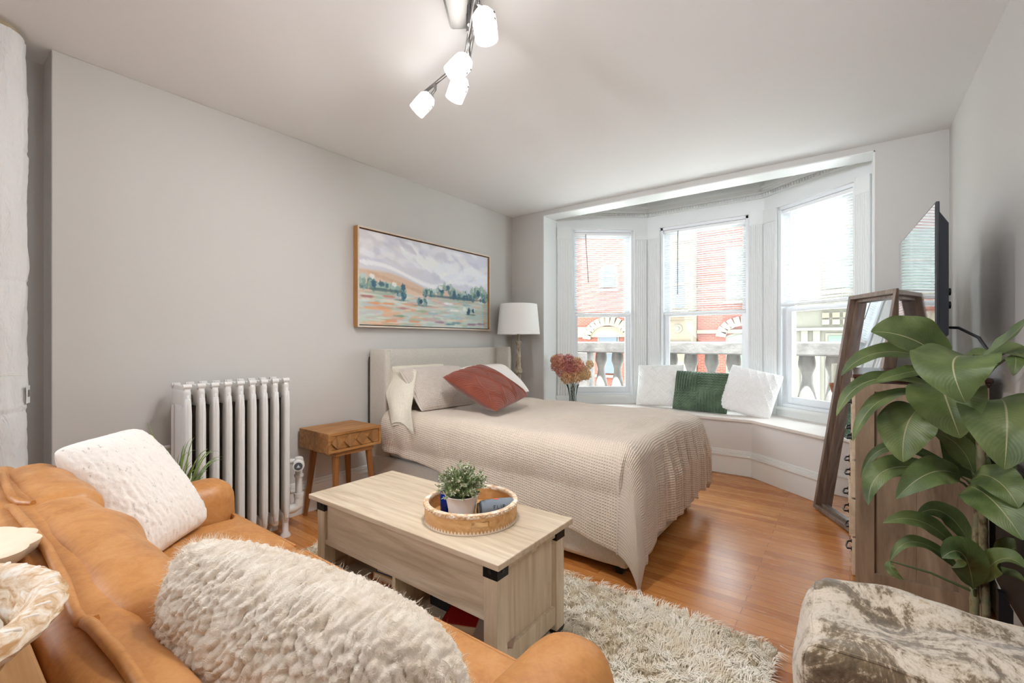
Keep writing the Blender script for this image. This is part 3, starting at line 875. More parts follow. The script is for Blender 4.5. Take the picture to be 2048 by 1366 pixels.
wp, Mw = pillow('throw_cushion', .385, .475, .17, c, ex, ez, SLUB, 'slubby white cushion with a side zip, propped in the far sofa corner', disp=slubd, nu=110, nv=110, pinch=.045, corner=.10)
m = MB(); 
eV = Vector(ex).normalized(); zV = Vector(ez).normalized(); nV = eV.cross(zV)
pts = [c - eV*.194*(1-.03*(1-b*b)) + zV*b*.24 - nV*.012 for b in [k/10*1.8-.9 for k in range(11)]]
m.tube(pts, .005, 6)
zp = m.build('zipper', plain('brown_zip', S(120,84,44), .5), None); zp.parent = wp; zp.location = -Vector(c)
m = MB(); q = pts[8]; m.rbox(q.x+.004,q.y-.012,q.z-.004,.012,.008,.024,.003,3)
zz = m.build('zip_slider', plain('brass', S(190,150,80), .3, 1), None); zz.parent = zp
m = MB(); d = Vector((.12,.02,-1)).normalized()
m.tube([q+Vector((.004,-.016,-.015)), q+Vector((.008,-.022,-.05)), q+Vector((.014,-.02,-.085)), q+Vector((.02,-.016,-.115))], [.004,.009,.008,.01], 6, flat=1)
zz = m.build('leather_pull', plain('tan_pull', S(150,86,34), .5), None); zz.parent = zp

# bouclé cushion nearest the camera
BOUC = NT('curly_wool').set(.95, 0, .15, .4)
BOUC.col(BOUC.ramp(BOUC.noise(BOUC.co(), 34, 3), [(.3,S(218,200,176)),(.6,S(242,229,210))]))
BOUC.bump(BOUC.noise(BOUC.co(), 160, 3, .6, 2), .6, .004)
def curl(p):
    q = p*92+Vector((noise.noise(p*16),noise.noise(p*16+Vector((7,1,2))),0))*1.4
    d = noise.voronoi(q)[0]
    return .011*(max(0,1-d[0]*1.15)**.5)+.002*noise.noise(q*2)
def fuzzpillow():
    c = Vector((-.635,.350,.668)); ex = Vector((.49,.15,-.07)); ez = Vector((.02,-.06,.42))
    w, h, t = .52, .42, .25
    e = ex.normalized(); z = (ez-e*ez.dot(e)).normalized(); n = e.cross(z)
    M = Matrix(((e.x,z.x,n.x,0),(e.y,z.y,n.y,0),(e.z,z.z,n.z,0),(0,0,0,1)))
    m = MB()
    def f(u, v, side):
        a, b = 2*u-1, 2*v-1
        x = a*w/2*(1-.05*(1-b*b)); y = b*h/2*(1-.05*(1-a*a))
        cr = 1-.13*(a*b)**4; x *= cr; y *= cr
        y -= .03*(max(0,a)**3)*(1 if b > 0 else 0)
        pr = (max(0,1-abs(a)**2.3)*max(0,1-abs(b)**2.3))**.55
        k = curl(Vector((x,y,side*t/2*pr)))
        # push the curls along an approximate normal so that the rim stays woolly too
        return Vector((x+k*a**3*.8, y+k*b**3*.8, side*(t/2*pr+k*min(1,pr*2.5))))
    m.surf(330, 230, lambda u,v: f(u,v,1), M); m.surf(260, 190, lambda u,v: f(1-u,v,-1), M)
    o = m.build('boucle_cushion', BOUC.m, None, angle=180); o.location = c; o['_w'] = tuple(c)
    tag(o, 'large cream curly wool cushion in the near foreground of the leather sofa', 'cushion')
    # stray fuzz as fine tapering threads
    mm = MB(); rng = random.Random(5)
    for k in range(9000):
        side = 1 if rng.random() < .55 else -1
        u, v = rng.random(), rng.random()
        if rng.random() < .35:
            if rng.random() < .5: u = rng.choice((rng.uniform(0,.03), rng.uniform(.97,1)))
            else: v = rng.choice((rng.uniform(0,.03), rng.uniform(.97,1)))
        p = f(u,v,side); a, b = 2*u-1, 2*v-1
        nn = Vector((a**3*.8, b**3*.8, side*.8))+Vector([rng.uniform(-.7,.7) for _ in range(3)])
        nn.normalize(); L = rng.uniform(.006,.015); sd = nn.cross(Vector((rng.uniform(-1,1),rng.uniform(-1,1),.3))).normalized()*.00028
        q = p+nn*L*.6+Vector([rng.uniform(-.004,.004) for _ in range(3)]); r_ = p+nn*L+sd*rng.uniform(-12,12)
        mm.add([M@(p-sd),M@(p+sd),M@(q+sd*.7),M@(q-sd*.7),M@r_], [(0,1,2,3),(3,2,4)])
    z = mm.build('wool_fuzz', plain('wool_fuzz', S(242,230,212), .9), None); z.parent = o; z['kind'] = 'stuff'
fuzzpillow()

# ------------------------------------------------------------------ console table behind the sofa, with its objects
CONW = wood('console_oak', S(146,104,62), S(176,132,84), S(198,156,106), 'x', 1, .5)
CZ = .785
t = thing('console_table', 'narrow wooden console table standing behind the sofa at lower left', 'table', (-1.35,-.08,0))
MB().box(-2.25, -.60, -.27, .104, CZ-.03, CZ).build('tabletop', CONW, t, smooth=False, bevel=.004)
MB().box(-2.2, -.65, -.24, .08, CZ-.12, CZ-.03).build('apron', CONW, t, smooth=False)
for (x,y) in ((-2.2,-.24),(-.65,-.24),(-2.2,.05),(-.65,.05)): MB().box(x-.022,x+.022,y-.0,y+.045,0,CZ-.03).build('leg', CONW, t, smooth=False)
t = thing('carved_bowl', 'round carved wooden bowl candle with a whitewashed rim, at the lower left corner', 'bowl', (-.852,-.072,CZ))
WASH = NT('whitewashed_wood').set(.7, 0, .3)
WASH.col(WASH.ramp(WASH.noise(WASH.co('Object',(1,1,2.5)), 26, 5, .65, 1), [(.36,S(186,140,92)),(.5,S(222,196,164)),(.62,S(240,230,216))]))
WASH.bump(WASH.noise(WASH.co(), 60, 3), .3, .003)
def rimwob(a, z): return 1+(.008*math.sin(a*34) if z > .05 else 0)
m = MB(); m.lathe([(.10,.0),(.13,.012),(.150,.03),(.160,.05),(.178,.066),(.196,.078),(.203,.087),(.200,.096),(.190,.101),(.178,.102),(.170,.099),(.165,.092),(.157,.07),(.150,.05),(.0,.048)], (-.852,-.072,CZ), 96, wob=rimwob)
b = m.build('bowl_body', WASH.m, t)
m = MB(); m.lathe([(.146,.05),(.146,.062),(0,.064)], (-.852,-.072,CZ), 40); m.build('candle_wax', plain('cream_wax', S(232,222,200), .5), t)
m = MB()
for k in range(44):
    a = 2*math.pi*k/44; p = Vector((-.852+.187*math.cos(a), -.072+.187*math.sin(a), CZ+.099)); d = Vector((math.cos(a+.5),math.sin(a+.5),0))
    m.rbox(p.x,p.y,p.z,.006,.017,.007,.003,3, M=Matrix.Translation(p) @ Matrix.Rotation(a+.5+R(90),4,'Z') @ Matrix.Translation(-p))
m.build('carved_notches', plain('white_wash', S(240,228,214), .7), t)
def scal(a, z): return 1+.07*abs(math.sin(a*6))
o = MB().lathe([(.05,0),(.08,.012),(.108,.035),(.114,.052),(.106,.056),(.08,.044),(0,.036)], (-1.235,.035,CZ), 72, wob=scal).build('scalloped_dish', plain('cream_ceramic', S(236,222,196), .45), None, loc=(-1.235,.035,CZ))
tag(o, 'small cream scalloped dish behind the carved bowl on the console', 'dish')
def blades(m, c, n, L, spread, seed, w=.0035, lean=(0,0)):
    rng = random.Random(seed)
    for k in range(n):
        a = rng.uniform(0,2*math.pi); l = L*rng.uniform(.6,1.05); s_ = spread*rng.uniform(.2,1)
        d = Vector((math.cos(a)*s_+lean[0], math.sin(a)*s_+lean[1], 0))
        p0 = Vector(c)+Vector((math.cos(a),math.sin(a),0))*rng.uniform(0,.03)
        pts = [p0, p0+d*.12+Vector((0,0,l*.45)), p0+d*.5+Vector((0,0,l*.85)), p0+d*1.0+Vector((0,0,l*(1.0-.35*s_/max(spread,.01))))]
        blade(m, pts, w*rng.uniform(.7,1.2))
def blade(m, pts, w):
    P = [Vector(p) for p in pts]; N = 8; vs = []
    for i in range(N+1):
        f = i/N; a = P[0].lerp(P[1],f); b = P[1].lerp(P[2],f); c_ = P[2].lerp(P[3],f); q = a.lerp(b,f).lerp(b.lerp(c_,f),f)
        d = (P[3]-P[0]); sd = d.cross(Vector((.3,.2,1))); sd = sd.normalized() if sd.length > 1e-6 else Vector((1,0,0))
        ww = w*(1-f**2.5)+.0003
        vs += [q-sd*ww, q+sd*ww]
    m.add(vs, [(2*i,2*i+1,2*i+3,2*i+2) for i in range(N)])
GRASS = plain('grass_blade', S(112,132,66), .5, var=.35, vs=9)
t = thing('potted_grass', 'potted grass on the console, one thin blade reaching in at the left edge', 'plant', (-2.06,-.08,CZ))
MB().lathe([(.045,0),(.06,.1),(.063,.11),(.056,.11),(.05,.09),(0,.09)], (-2.06,-.08,CZ), 24).build('pot', plain('grey_pot', S(170,168,164), .6), t)
m = MB(); blades(m, (-2.06,-.08,CZ+.09), 40, .30, .14, 3)
blade(m, [(-2.06,-.06,CZ+.09),(-2.03,.02,1.04),(-1.97,.13,1.115),(-1.89,.205,1.102)], .004); blade(m, [(-2.06,-.06,CZ+.09),(-2.05,.02,1.0),(-2.0,.12,1.10),(-1.93,.19,1.108)], .0035)
m.build('grass_blades', GRASS, t)
t = thing('potted_grass', 'potted grass on the floor between the sofa arm and the radiator', 'plant', (-2.475,.735,0))
MB().lathe([(.06,0),(.085,.26),(.09,.28),(.08,.28),(.075,.25),(0,.25)], (-2.475,.735,0), 28).build('pot', plain('grey_pot_matt', S(150,148,144), .7), t)
m = MB(); blades(m, (-2.475,.735,.25), 120, .56, .20, 11, .0034)
blade(m, [(-2.48,.74,.25),(-2.53,.72,.6),(-2.60,.70,.78),(-2.70,.69,.815)], .004)
m.build('grass_blades', GRASS, t)
# ------------------------------------------------------------------ rug
RX0, RX1, RY0, RY1 = -2.48, -.225, .45, 2.02
rug = thing('shag_rug', 'cream long-pile shag rug under the coffee table', 'rug', (-1.35,1.2,0))
MB().box(RX0, RX1, RY0, RY1, .001, .012).build('rug_backing', plain('rug_backing', S(214,200,178), .95), rug, smooth=False)
def pile():
    rng = np.random.default_rng(11)
    n = 80000
    # denser where the camera sees it
    x = rng.uniform(RX0, RX1, n); y = rng.uniform(RY0, RY1, n)
    keep = (x > -1.25) | (y > 1.30) & (x < -2.0) | (rng.random(n) < .22)
    x = x[keep]; y = y[keep]; n = len(x)
    # locks: every strand leans with its tuft
    gx, gy = np.floor(x/.034), np.floor(y/.034)
    h1 = np.modf(np.abs(np.sin(gx*12.9898+gy*78.233)*43758.5453))[0]; h2 = np.modf(np.abs(np.sin(gx*39.346+gy*11.135)*24634.6345))[0]
    sw = np.sin(x*9+np.sin(y*7)*1.3)*1.1+np.cos(y*11+x*4)*.9
    ang = sw+(h1-.5)*2.6+rng.normal(0,.35,n); lean = .018+.026*h2+rng.normal(0,.004,n)
    L = .030+.012*rng.random(n); tipx = (gx+.5)*.034; tipy = (gy+.5)*.034
    bx, by = x, y
    mx = bx+np.cos(ang)*lean*.4; my = by+np.sin(ang)*lean*.4; mz = .012+L*.62
    tx = bx*.55+tipx*.45+np.cos(ang)*lean*1.25; ty = by*.55+tipy*.45+np.sin(ang)*lean*1.25; tz = .012+L*(.85-.45*h2)
    w = .0011+.0007*rng.random(n); sa = ang+math.pi/2+rng.normal(0,.5,n)
    dx, dy = np.cos(sa)*w, np.sin(sa)*w
    V = np.empty((n,5,3), np.float32)
    V[:,0] = np.stack([bx-dx,by-dy,np.full(n,.012)],1); V[:,1] = np.stack([bx+dx,by+dy,np.full(n,.012)],1)
    V[:,2] = np.stack([mx+dx,my+dy,mz],1); V[:,3] = np.stack([mx-dx,my-dy,mz],1); V[:,4] = np.stack([tx,ty,tz],1)
    V -= np.array(rug['_w'], np.float32)
    me = bpy.data.meshes.new('pile')
    base = np.arange(n)*5
    loops = np.stack([base,base+1,base+2,base+3, base+3,base+2,base+4],1).ravel()
    me.vertices.add(n*5); me.vertices.foreach_set('co', V.ravel())
    me.loops.add(len(loops)); me.loops.foreach_set('vertex_index', loops.astype(np.int32))
    st = np.stack([np.arange(n)*7, np.arange(n)*7+4],1).ravel(); me.polygons.add(n*2)
    me.polygons.foreach_set('loop_start', st.astype(np.int32))
    me.polygons.foreach_set('use_smooth', np.ones(n*2, bool))
    me.update(calc_edges=True); me.validate()
    o = bpy.data.objects.new('pile', me); COL.objects.link(o); o.parent = rug; o['kind'] = 'stuff'
    t = NT('cream_pile').set(.9, 0, .2, .2)
    t.col(t.ramp(t.noise(t.co(), 9, 4), [(.3,S(238,224,198)),(.6,S(254,248,234))]))
    me.materials.append(t.m)
pile()

# ------------------------------------------------------------------ coffee table
TW = wood('washed_oak', S(176,156,130), S(202,184,158), S(220,205,182), 'x', 1.0, .45)
TWY = wood('washed_oak_upright', S(186,166,140), S(208,190,163), S(224,209,186), 'z', 1.0, .5)
TX0, TX1, TY0, TY1, TZ = -2.05, -.905, 1.14, 1.63, .48
ct = thing('coffee_table', 'pale oak lift-top coffee table with black corner brackets', 'table', (-1.478,1.385,0))
MB().box(TX0, TX1, TY0, TY1, TZ-.022, TZ).build('tabletop', TW, ct, smooth=False, bevel=.003)
lx0, lx1, ly0, ly1 = TX0+.03, TX1-.028, TY0+.028, TY1-.026
lw = .058
for (x,y) in ((lx0,ly0),(lx1-lw,ly0),(lx0,ly1-lw),(lx1-lw,ly1-lw)):
    lg = MB().box(x, x+lw, y, y+lw, .04, TZ-.022).build('leg', TWY, ct, smooth=False, bevel=.002)
    m = MB(); b = .0022
    m.box(x-b, x+lw+b, y-b, y+lw+b, TZ-.072, TZ-.024); m.build('corner_bracket', BLACKM, lg, smooth=False, bevel=.001)
    m = MB()
    for (qx,qy) in ((x+lw/2, y-b),(x+lw/2, y+lw+b)): m.tube([(qx,qy-.002,TZ-.048),(qx,qy+.002,TZ-.048)], .008, 10)
    for (qx,qy) in ((x-b, y+lw/2),(x+lw+b, y+lw/2)): m.tube([(qx-.002,qy,TZ-.048),(qx+.002,qy,TZ-.048)], .008, 10)
    m.build('bolt', BLACK, lg)
    m = MB(); m.add([(x-b+.012,y-b+.012,.0),(x+lw+b-.012,y-b+.012,.0),(x+lw+b-.012,y+lw+b-.012,.0),(x-b+.012,y+lw+b-.012,.0),(x-b,y-b,.05),(x+lw+b,y-b,.05),(x+lw+b,y+lw+b,.05),(x-b,y+lw+b,.05)],
          [(0,3,2,1),(4,5,6,7),(0,1,5,4),(1,2,6,5),(2,3,7,6),(3,0,4,7)]); m.build('foot_cap', BLACKM, lg, smooth=False)
m = MB(); yy = ly0+.014
m.box(lx0+lw, lx1-lw, yy, yy+.016, .268, TZ-.022); m.box(lx0+lw, lx1-lw, ly1-.03, ly1-.014, .10, TZ-.022)
m.box(lx0+lw, lx1-lw, ly0+.004, ly0+.03, .255, .275)
m.build('front_panel', TW, ct, smooth=False, bevel=.0015)
for x in (lx0, lx1-lw):
    m = MB(); xa = x+.018
    m.box(xa, xa+.018, ly0+lw, ly1-lw, .14, TZ-.022); m.box(x+.006, x+lw-.006, ly0+lw, ly1-lw, .075, .145); m.box(x+.006, x+lw-.006, ly0+lw, ly1-lw, TZ-.06, TZ-.022)
    m.build('end_panel', TWY, ct, smooth=False, bevel=.0015)
MB().box(lx0+.03, lx1-.03, ly0+.01, ly1-.03, .085, .105).build('lower_shelf', TW, ct, smooth=False)
MB().box(lx0+.03, lx1-.03, ly0+.03, ly1-.03, .262, .275).build('upper_shelf', TW, ct, smooth=False)
MB().box(-1.478-.009, -1.478+.009, ly0+.014, ly1-.03, .105, .262).build('divider', TWY, ct, smooth=False)
# books and boxes on the lower shelf
def book(x, y, z, w, d, h, cover, label, rot=0, spine=None):
    M = Matrix.Translation((x,y,z)) @ Matrix.Rotation(R(rot),4,'Z')
    t = thing('book', label, 'book', (x,y,z), 'books on the coffee table shelf')
    m = MB(); m.box(-w/2, w/2, -d/2, d/2, 0, .003, M); m.box(-w/2, w/2, -d/2, d/2, h-.003, h, M); m.box(-w/2, -w/2+.003, -d/2, d/2, 0, h, M)
    m.build('cover', cover, t, smooth=False)
    m = MB(); m.box(-w/2+.003, w/2-.004, -d/2+.004, d/2-.004, .003, h-.003, M); m.build('page_block', plain('book_pages', S(222,206,176), .9), t, smooth=False)
zs = .105
book(-1.655, 1.31, zs, .21, .15, .022, plain('blue_cover', S(40,128,190), .4), 'bright blue paperback at the bottom of the stack under the coffee table', 8)
book(-1.635, 1.30, zs+.022, .20, .14, .022, plain('rust_cover', S(150,84,44), .5), 'rust-brown paperback in the middle of the stack under the coffee table', -4)
book(-1.612, 1.315, zs+.044, .18, .13, .028, plain('tan_cover', S(196,160,110), .6), 'tan paperback under the dark blue one on the table shelf', 3)
book(-1.605, 1.33, zs+.072, .18, .14, .026, plain('navy_cover', S(46,62,104), .3), 'dark blue glossy book topping the stack under the coffee table', 6)
def standing(x, w, cover, label):
    t = thing('book', label, 'book', (x,1.29,zs), 'books on the coffee table shelf')
    m = MB(); m.box(x-w/2, x-w/2+.003, 1.215, 1.36, zs, zs+.15); m.box(x+w/2-.003, x+w/2, 1.215, 1.36, zs, zs+.15); m.box(x-w/2, x+w/2, 1.212, 1.216, zs, zs+.15)
    m.build('cover', cover, t, smooth=False, bevel=.001)
    MB().box(x-w/2+.003, x+w/2-.003, 1.217, 1.356, zs+.003, zs+.145).build('page_block', plain('book_pages_b', S(226,212,184), .9), t, smooth=False)
standing(-1.513, .026, plain('yellow_cover', S(222,160,48), .5), 'yellow book standing upright beside the table divider')
book(-1.165, 1.33, zs, .23, .17, .04, plain('red_cover', S(150,24,22), .3), 'wide red book lying on the right half of the coffee table shelf', 24)
t = thing('paper_stack', 'loose brownish papers lying on the red book under the coffee table', 'papers', (-1.02,1.30,zs+.04))
MB().box(-.10,.10,-.075,.075,0,.006, Matrix.Translation((-1.04,1.30,zs+.041)) @ Matrix.Rotation(R(-62),4,'Z')).build('sheets', plain('kraft_paper', S(176,148,128), .9), t, smooth=False)
t = thing('game_case', 'black and white box lying at the divider under the coffee table', 'box', (-1.26,1.36,zs))
MB().box(-.07,.07,-.05,.05,0,.035, Matrix.Translation((-1.335,1.36,zs))).build('case', BLACK, t, smooth=False, bevel=.003)
MB().box(-.06,.015,-.045,.045,.035,.038, Matrix.Translation((-1.335,1.36,zs))).build('white_cover', plain('white_card', S(226,228,232), .5), t, smooth=False)

# ------------------------------------------------------------------ tray and its contents
TCX, TCY, TR_ = -1.248, 1.392, .188
TRAYW = wood('honey_tray_wood', S(178,130,78), S(202,156,102), S(220,178,126), 'x', 1.4, .5, stretch=5)
tray = thing('round_tray', 'round honey wood tray with a whitewashed carved rim on the coffee table', 'tray', (TCX,TCY,TZ))
m = MB(); m.lathe([(0,.002),(TR_-.004,.002),(TR_-.002,.010),(0,.010)], (TCX,TCY,TZ), 72); m.build('tray_floor', TRAYW, tray)
# wall with two hand holes
m = MB(); n = 120; hz0, hz1 = .026, .050
def hole(a):
    return any(abs((a-c+math.pi)%(2*math.pi)-math.pi) < .20 for c in (R(-38), R(142)))
def ring(a0, a1, z0, z1):
    ro, ri = TR_, TR_-.013
    vs = []
    for a in (a0, a1):
        for (r,z) in ((ro,z0),(ro,z1),(ri,z1),(ri,z0)): vs.append((TCX+r*math.cos(a), TCY+r*math.sin(a), TZ+z))
    m.add(vs, [(0,4,5,1),(1,5,6,2),(2,6,7,3),(3,7,4,0),(0,1,2,3),(7,6,5,4)])
for k in range(n):
    a0, a1 = 2*math.pi*k/n, 2*math.pi*(k+1)/n
    if hole((a0+a1)/2): ring(a0,a1,.002,hz0); ring(a0,a1,hz1,.066)
    else: ring(a0,a1,.002,.066)
m.build('tray_wall', TRAYW, tray, angle=50)
m = MB(); m.lathe([(TR_-.016,.062),(TR_+.003,.062),(TR_+.003,.074),(TR_-.001,.077),(TR_-.014,.077),(TR_-.017,.074),(TR_-.016,.062)], (TCX,TCY,TZ), 96)
for k in range(64):
    a = 2*math.pi*k/64; m.rbox(0,0,0,.006,.010,.008,.0028,3, M=Matrix.Translation((TCX+(TR_+.003)*math.cos(a), TCY+(TR_+.003)*math.sin(a), TZ+.0675)) @ Matrix.Rotation(a,4,'Z'))
m.build('carved_rim', WASH.m, tray)
m = MB()
for k in range(84):
    a0, a1 = 2*math.pi*k/84, 2*math.pi*(k+1)/84; r = TR_+.0015
    P_ = lambda a,z,r=r: (TCX+r*math.cos(a), TCY+r*math.sin(a), TZ+z)
    m.add([P_(a0,.003),P_(a1,.003),P_((a0+a1)/2,.017)], [(0,1,2)])
m.lathe([(TR_,.001),(TR_+.002,.001),(TR_+.002,.004),(TR_,.004)], (TCX,TCY,TZ), 84)
m.build('triangle_band', plain('band_wash', S(236,222,200), .7), tray)
ZT = TZ+.0102
pot = thing('potted_herb', 'bushy flowering faux herb in a white pot on the round tray', 'plant', (-1.262,1.352,ZT))
px_, py_ = -1.262, 1.352
m = MB(); m.lathe([(0,0),(.050,0),(.053,.004),(.0545,.018),(.0535,.02),(.0555,.026),(.0545,.028),(.0665,.088),(.068,.09),(.0665,.093),(.062,.09),(.058,.075),(0,.075)], (px_,py_,ZT), 48)
m.build('pot', plain('white_pot', S(238,232,224), .4), pot)
MB().lathe([(.06,.078),(.03,.088),(0,.09)], (px_,py_,ZT), 24).build('soil', plain('dark_moss', S(60,66,40), .9), pot)
def herb():
    rng = random.Random(4); st = MB(); lf = MB(); fl = MB()
    for k in range(170):
        th = math.acos(rng.uniform(-.15,1)); ph = rng.uniform(0,2*math.pi)
        rad = rng.uniform(.075,.112)
        tip = Vector((px_,py_,ZT+.115))+Vector((math.sin(th)*math.cos(ph)*rad*.95, math.sin(th)*math.sin(ph)*rad*.95, math.cos(th)*rad*.95))
        base = Vector((px_+rng.uniform(-.03,.03), py_+rng.uniform(-.03,.03), ZT+.085))
        mid = (base+tip)/2+Vector((0,0,.012))
        st.tube([base, mid, tip], .0007, 4)
        for j in range(9):
            f = .35+.65*j/8; p = base.lerp(tip,f)+Vector((0,0,.01*math.sin(f*3.1)))
            d = Vector([rng.uniform(-1,1) for _ in range(3)])+(tip-base).normalized()*.9; d.normalize()
            s_ = d.cross(Vector([rng.uniform(-1,1) for _ in range(3)])).normalized(); L = rng.uniform(.010,.017); w = L*.24
            lf.add([p, p+d*L*.5+s_*w, p+d*L, p+d*L*.5-s_*w], [(0,1,2,3)])
        if rng.random() < .8:
            for j in range(9):
                d = Vector([rng.uniform(-1,1) for _ in range(3)])+(tip-base).normalized()*.8; d.normalize()
                s_ = d.cross(Vector([rng.uniform(-1,1) for _ in range(3)])).normalized(); L = rng.uniform(.007,.012); w = L*.3
                p = tip-(tip-base).normalized()*rng.uniform(0,.014)
                fl.add([p, p+d*L*.5+s_*w, p+d*L, p+d*L*.5-s_*w], [(0,1,2,3)])
    st.build('stems', plain('herb_stem', S(96,112,66), .8), pot)
    a = lf.build('leaves', plain('herb_leaf', S(120,138,88), .7, var=.35, vs=60), pot); a['kind'] = 'stuff'
    b = fl.build('blossoms', plain('herb_blossom', S(214,216,196), .8, var=.12, vs=70), pot); b['kind'] = 'stuff'
herb()
bx_, by_ = -1.347, 1.352
t = thing('candle_jar', 'cobalt blue glass candle jar at the left of the tray', 'candle', (bx_,by_,ZT))
m = MB(); m.lathe([(0,0),(.026,0),(.028,.004),(.028,.085),(.0255,.085),(.0255,.006),(0,.006)], (bx_,by_,ZT), 32)
bg = NT('cobalt_glass').set(.05, 0, .6); bg.col(S(16,70,200)); bg.b.inputs['Transmission Weight'].default_value = .55; bg.b.inputs['IOR'].default_value = 1.3
m.build('glass_jar', bg.m, t)
MB().lathe([(0,.007),(.025,.007),(.025,.062),(0,.064)], (bx_,by_,ZT), 28).build('blue_wax', plain('blue_wax', S(20,60,190), .5), t)
# speaker: a barrel lying on the tray, end grille towards the camera
sp0 = Vector((-1.184,1.368,ZT+.0385)); sd = Vector((.58,.80,0)).normalized(); sl = .145; sr = .034
spk = thing('speaker', 'grey cylindrical portable speaker lying on the tray beside the herb pot', 'speaker', tuple(sp0))
fab = NT('grey_speaker_fabric').set(.8, 0, .2); fab.col(S(126,134,142)); fab.bump(fab.noise(fab.co(), 300, 2), .5, .002)
prof = [(0,-.002),(.024,-.002),(.0255,.004),(.033,.006),(.0355,.012),(sr+.002,.03),(sr+.003,sl/2),(sr+.002,sl-.03),(.0355,sl-.012),(.031,sl-.004),(0,sl-.002)]
M = Matrix.Translation(sp0) @ sd.to_track_quat('Z','Y').to_matrix().to_4x4()
m = MB(); m.lathe(prof, (0,0,0), 40, M); m.build('body', fab.m, spk)
m = MB(); m.lathe([(.0235,-.003),(.0275,-.004),(.0285,.006),(.0245,.008)], (0,0,0), 36, M); m.build('end_ring', plain('dark_ring', S(52,52,54), .4), spk)
m = MB(); m.lathe([(.0235,-.0035),(.018,-.0065),(0,-.008)], (0,0,0), 32, M); g = m.build('passive_radiator', plain('bronze_grille', S(150,122,92), .4, .5), spk)
m = MB()
for k in range(-3,4):
    h = math.sqrt(max(0,.013**2-(k*.0032)**2)); m.box(-h,h,k*.0032-.0007,k*.0032+.0007,-.0095,-.0078, M)
m.build('grille_lines', plain('bronze_dark', S(92,72,54), .5), g)
def on_barrel(s, ang, r=sr+.0038):       # ang 0 = top, positive towards the sofa
    sidev = Vector((sd.y,-sd.x,0)); return sp0+sd*s+(Vector((0,0,1))*math.cos(ang)+sidev*math.sin(ang))*r
m = MB()
m.surf(6,6,lambda u,v: on_barrel(.062+.016*u, -.18+.36*v, sr+.0036)); m.build('logo_badge', plain('orange_badge', S(206,92,62), .5), spk)
m = MB()
def letter(strokes, s0):
    for (a,b,c,d) in strokes:
        pts = [on_barrel(s0+.009*(a+(c-a)*f), 1.28-.34*(b+(d-b)*f)) for f in (0,.5,1)]; m.tube(pts, .0011, 5)
letter([(0,0,0,1),(0,1,.8,1),(0,.5,.6,.5)], .052); letter([(0,0,0,1),(0,0,.8,0)], .066); letter([(.3,0,.3,1)], .079); letter([(0,0,0,1),(0,1,.8,1),(.8,1,.8,.5),(.8,.5,0,.5)], .089)
m.build('lettering', plain('dark_lettering', S(44,46,52), .5), spk)
o = MB().rbox(-1.165,1.255,ZT+.009,.07,.016,.016,.004,4).build('lighter', plain('blue_lighter', S(40,60,190), .3), None, loc=(-1.165,1.255,ZT)); tag(o, 'small blue lighter in the tray, seen through its hand hole', 'lighter')
t = thing('key_ring', 'small bunch of metal keys lying in the tray below the speaker', 'keys', (-1.245,1.275,ZT))
m = MB(); m.tube([(-1.235+.012*math.cos(a),1.272+.012*math.sin(a),ZT+.003) for a in [k*math.pi/6 for k in range(13)]], .0012, 6); m.build('ring', CHROME, t)
m = MB()
for (d,dx) in ((10,.0),(40,.004),(-25,-.004)):
    m.box(.012,.05,-.004,.004,.001,.0035, Matrix.Translation((-1.235+dx,1.272,ZT+.001)) @ Matrix.Rotation(R(d),4,'Z'))
m.build('keys', CHROME, t, smooth=False)
# white charger cord trailing over the table's left end
t = tag(MB().tube([(-2.075,1.30,.455),(-2.085,1.26,.43),(-2.09,1.25,.33),(-2.075,1.27,.25),(-2.04,1.32,.23)], .0035, 6).build('charging_cord', plain('white_cord', S(236,234,230), .4), None, loc=(-2.05,1.28,.3)), 'white charging cord hanging off the left end of the coffee table', 'cord')

# ------------------------------------------------------------------ nightstand
NW = wood('mango_wood', S(134,88,44), S(168,116,64), S(192,142,86), 'y', 1.2, .45, stretch=6)
NWD = wood('mango_wood_legs', S(112,70,34), S(146,94,46), S(168,112,60), 'z', 1.0, .45)
nx0, nx1, ny0, ny1, nz0, nz1 = -3.035, -2.675, 1.622, 2.028, .475, .605
ns = thing('nightstand', 'small mango wood nightstand with a diamond-carved drawer beside the bed', 'nightstand', ((nx0+nx1)/2,(ny0+ny1)/2,0))
m = MB()
m.box(nx0,nx1,ny0,ny1,nz1-.018,nz1); m.box(nx0,nx1,ny0,ny1,nz0,nz0+.018); m.box(nx0,nx1,ny0,ny0+.018,nz0+.018,nz1-.018); m.box(nx0,nx1,ny1-.018,ny1,nz0+.018,nz1-.018); m.box(nx0,nx0+.014,ny0+.018,ny1-.018,nz0+.018,nz1-.018)
m.build('case', NW, ns, smooth=False, bevel=.002)
m = MB(); m.box(nx1-.04, nx1-.006, ny0+.020, ny1-.020, nz0+.020, nz1-.020); d = m.build('drawer', NW, ns, smooth=False, bevel=.001)
m = MB(); zc = (nz0+nz1)/2; hw = .0455
for k in range(4):
    yc = ny0+.020+hw+(ny1-ny0-.04-2*hw)*k/3
    pk = .006
    for (ya,za,yb,zb) in ((-1,0,0,1),(0,1,1,0),(1,0,0,-1),(0,-1,-1,0)):
        pass
    sl_ = (nx1-.006, nx1+.007)
    # a pyramid diamond: raised along one slope like a carved facet
    P4 = [(yc-hw,zc),(yc,zc+hw),(yc+hw,zc),(yc,zc-hw)]
    hts = (.0095,.002,.002,.0095)
    vs = [(nx1-.006,p[0],p[1]) for p in P4]+[(nx1-.006+h_,p[0],p[1]) for p,h_ in zip(P4,hts)]
    m.add(vs, [(0,1,2,3),(7,6,5,4),(0,4,5,1),(1,5,6,2),(2,6,7,3),(3,7,4,0)])
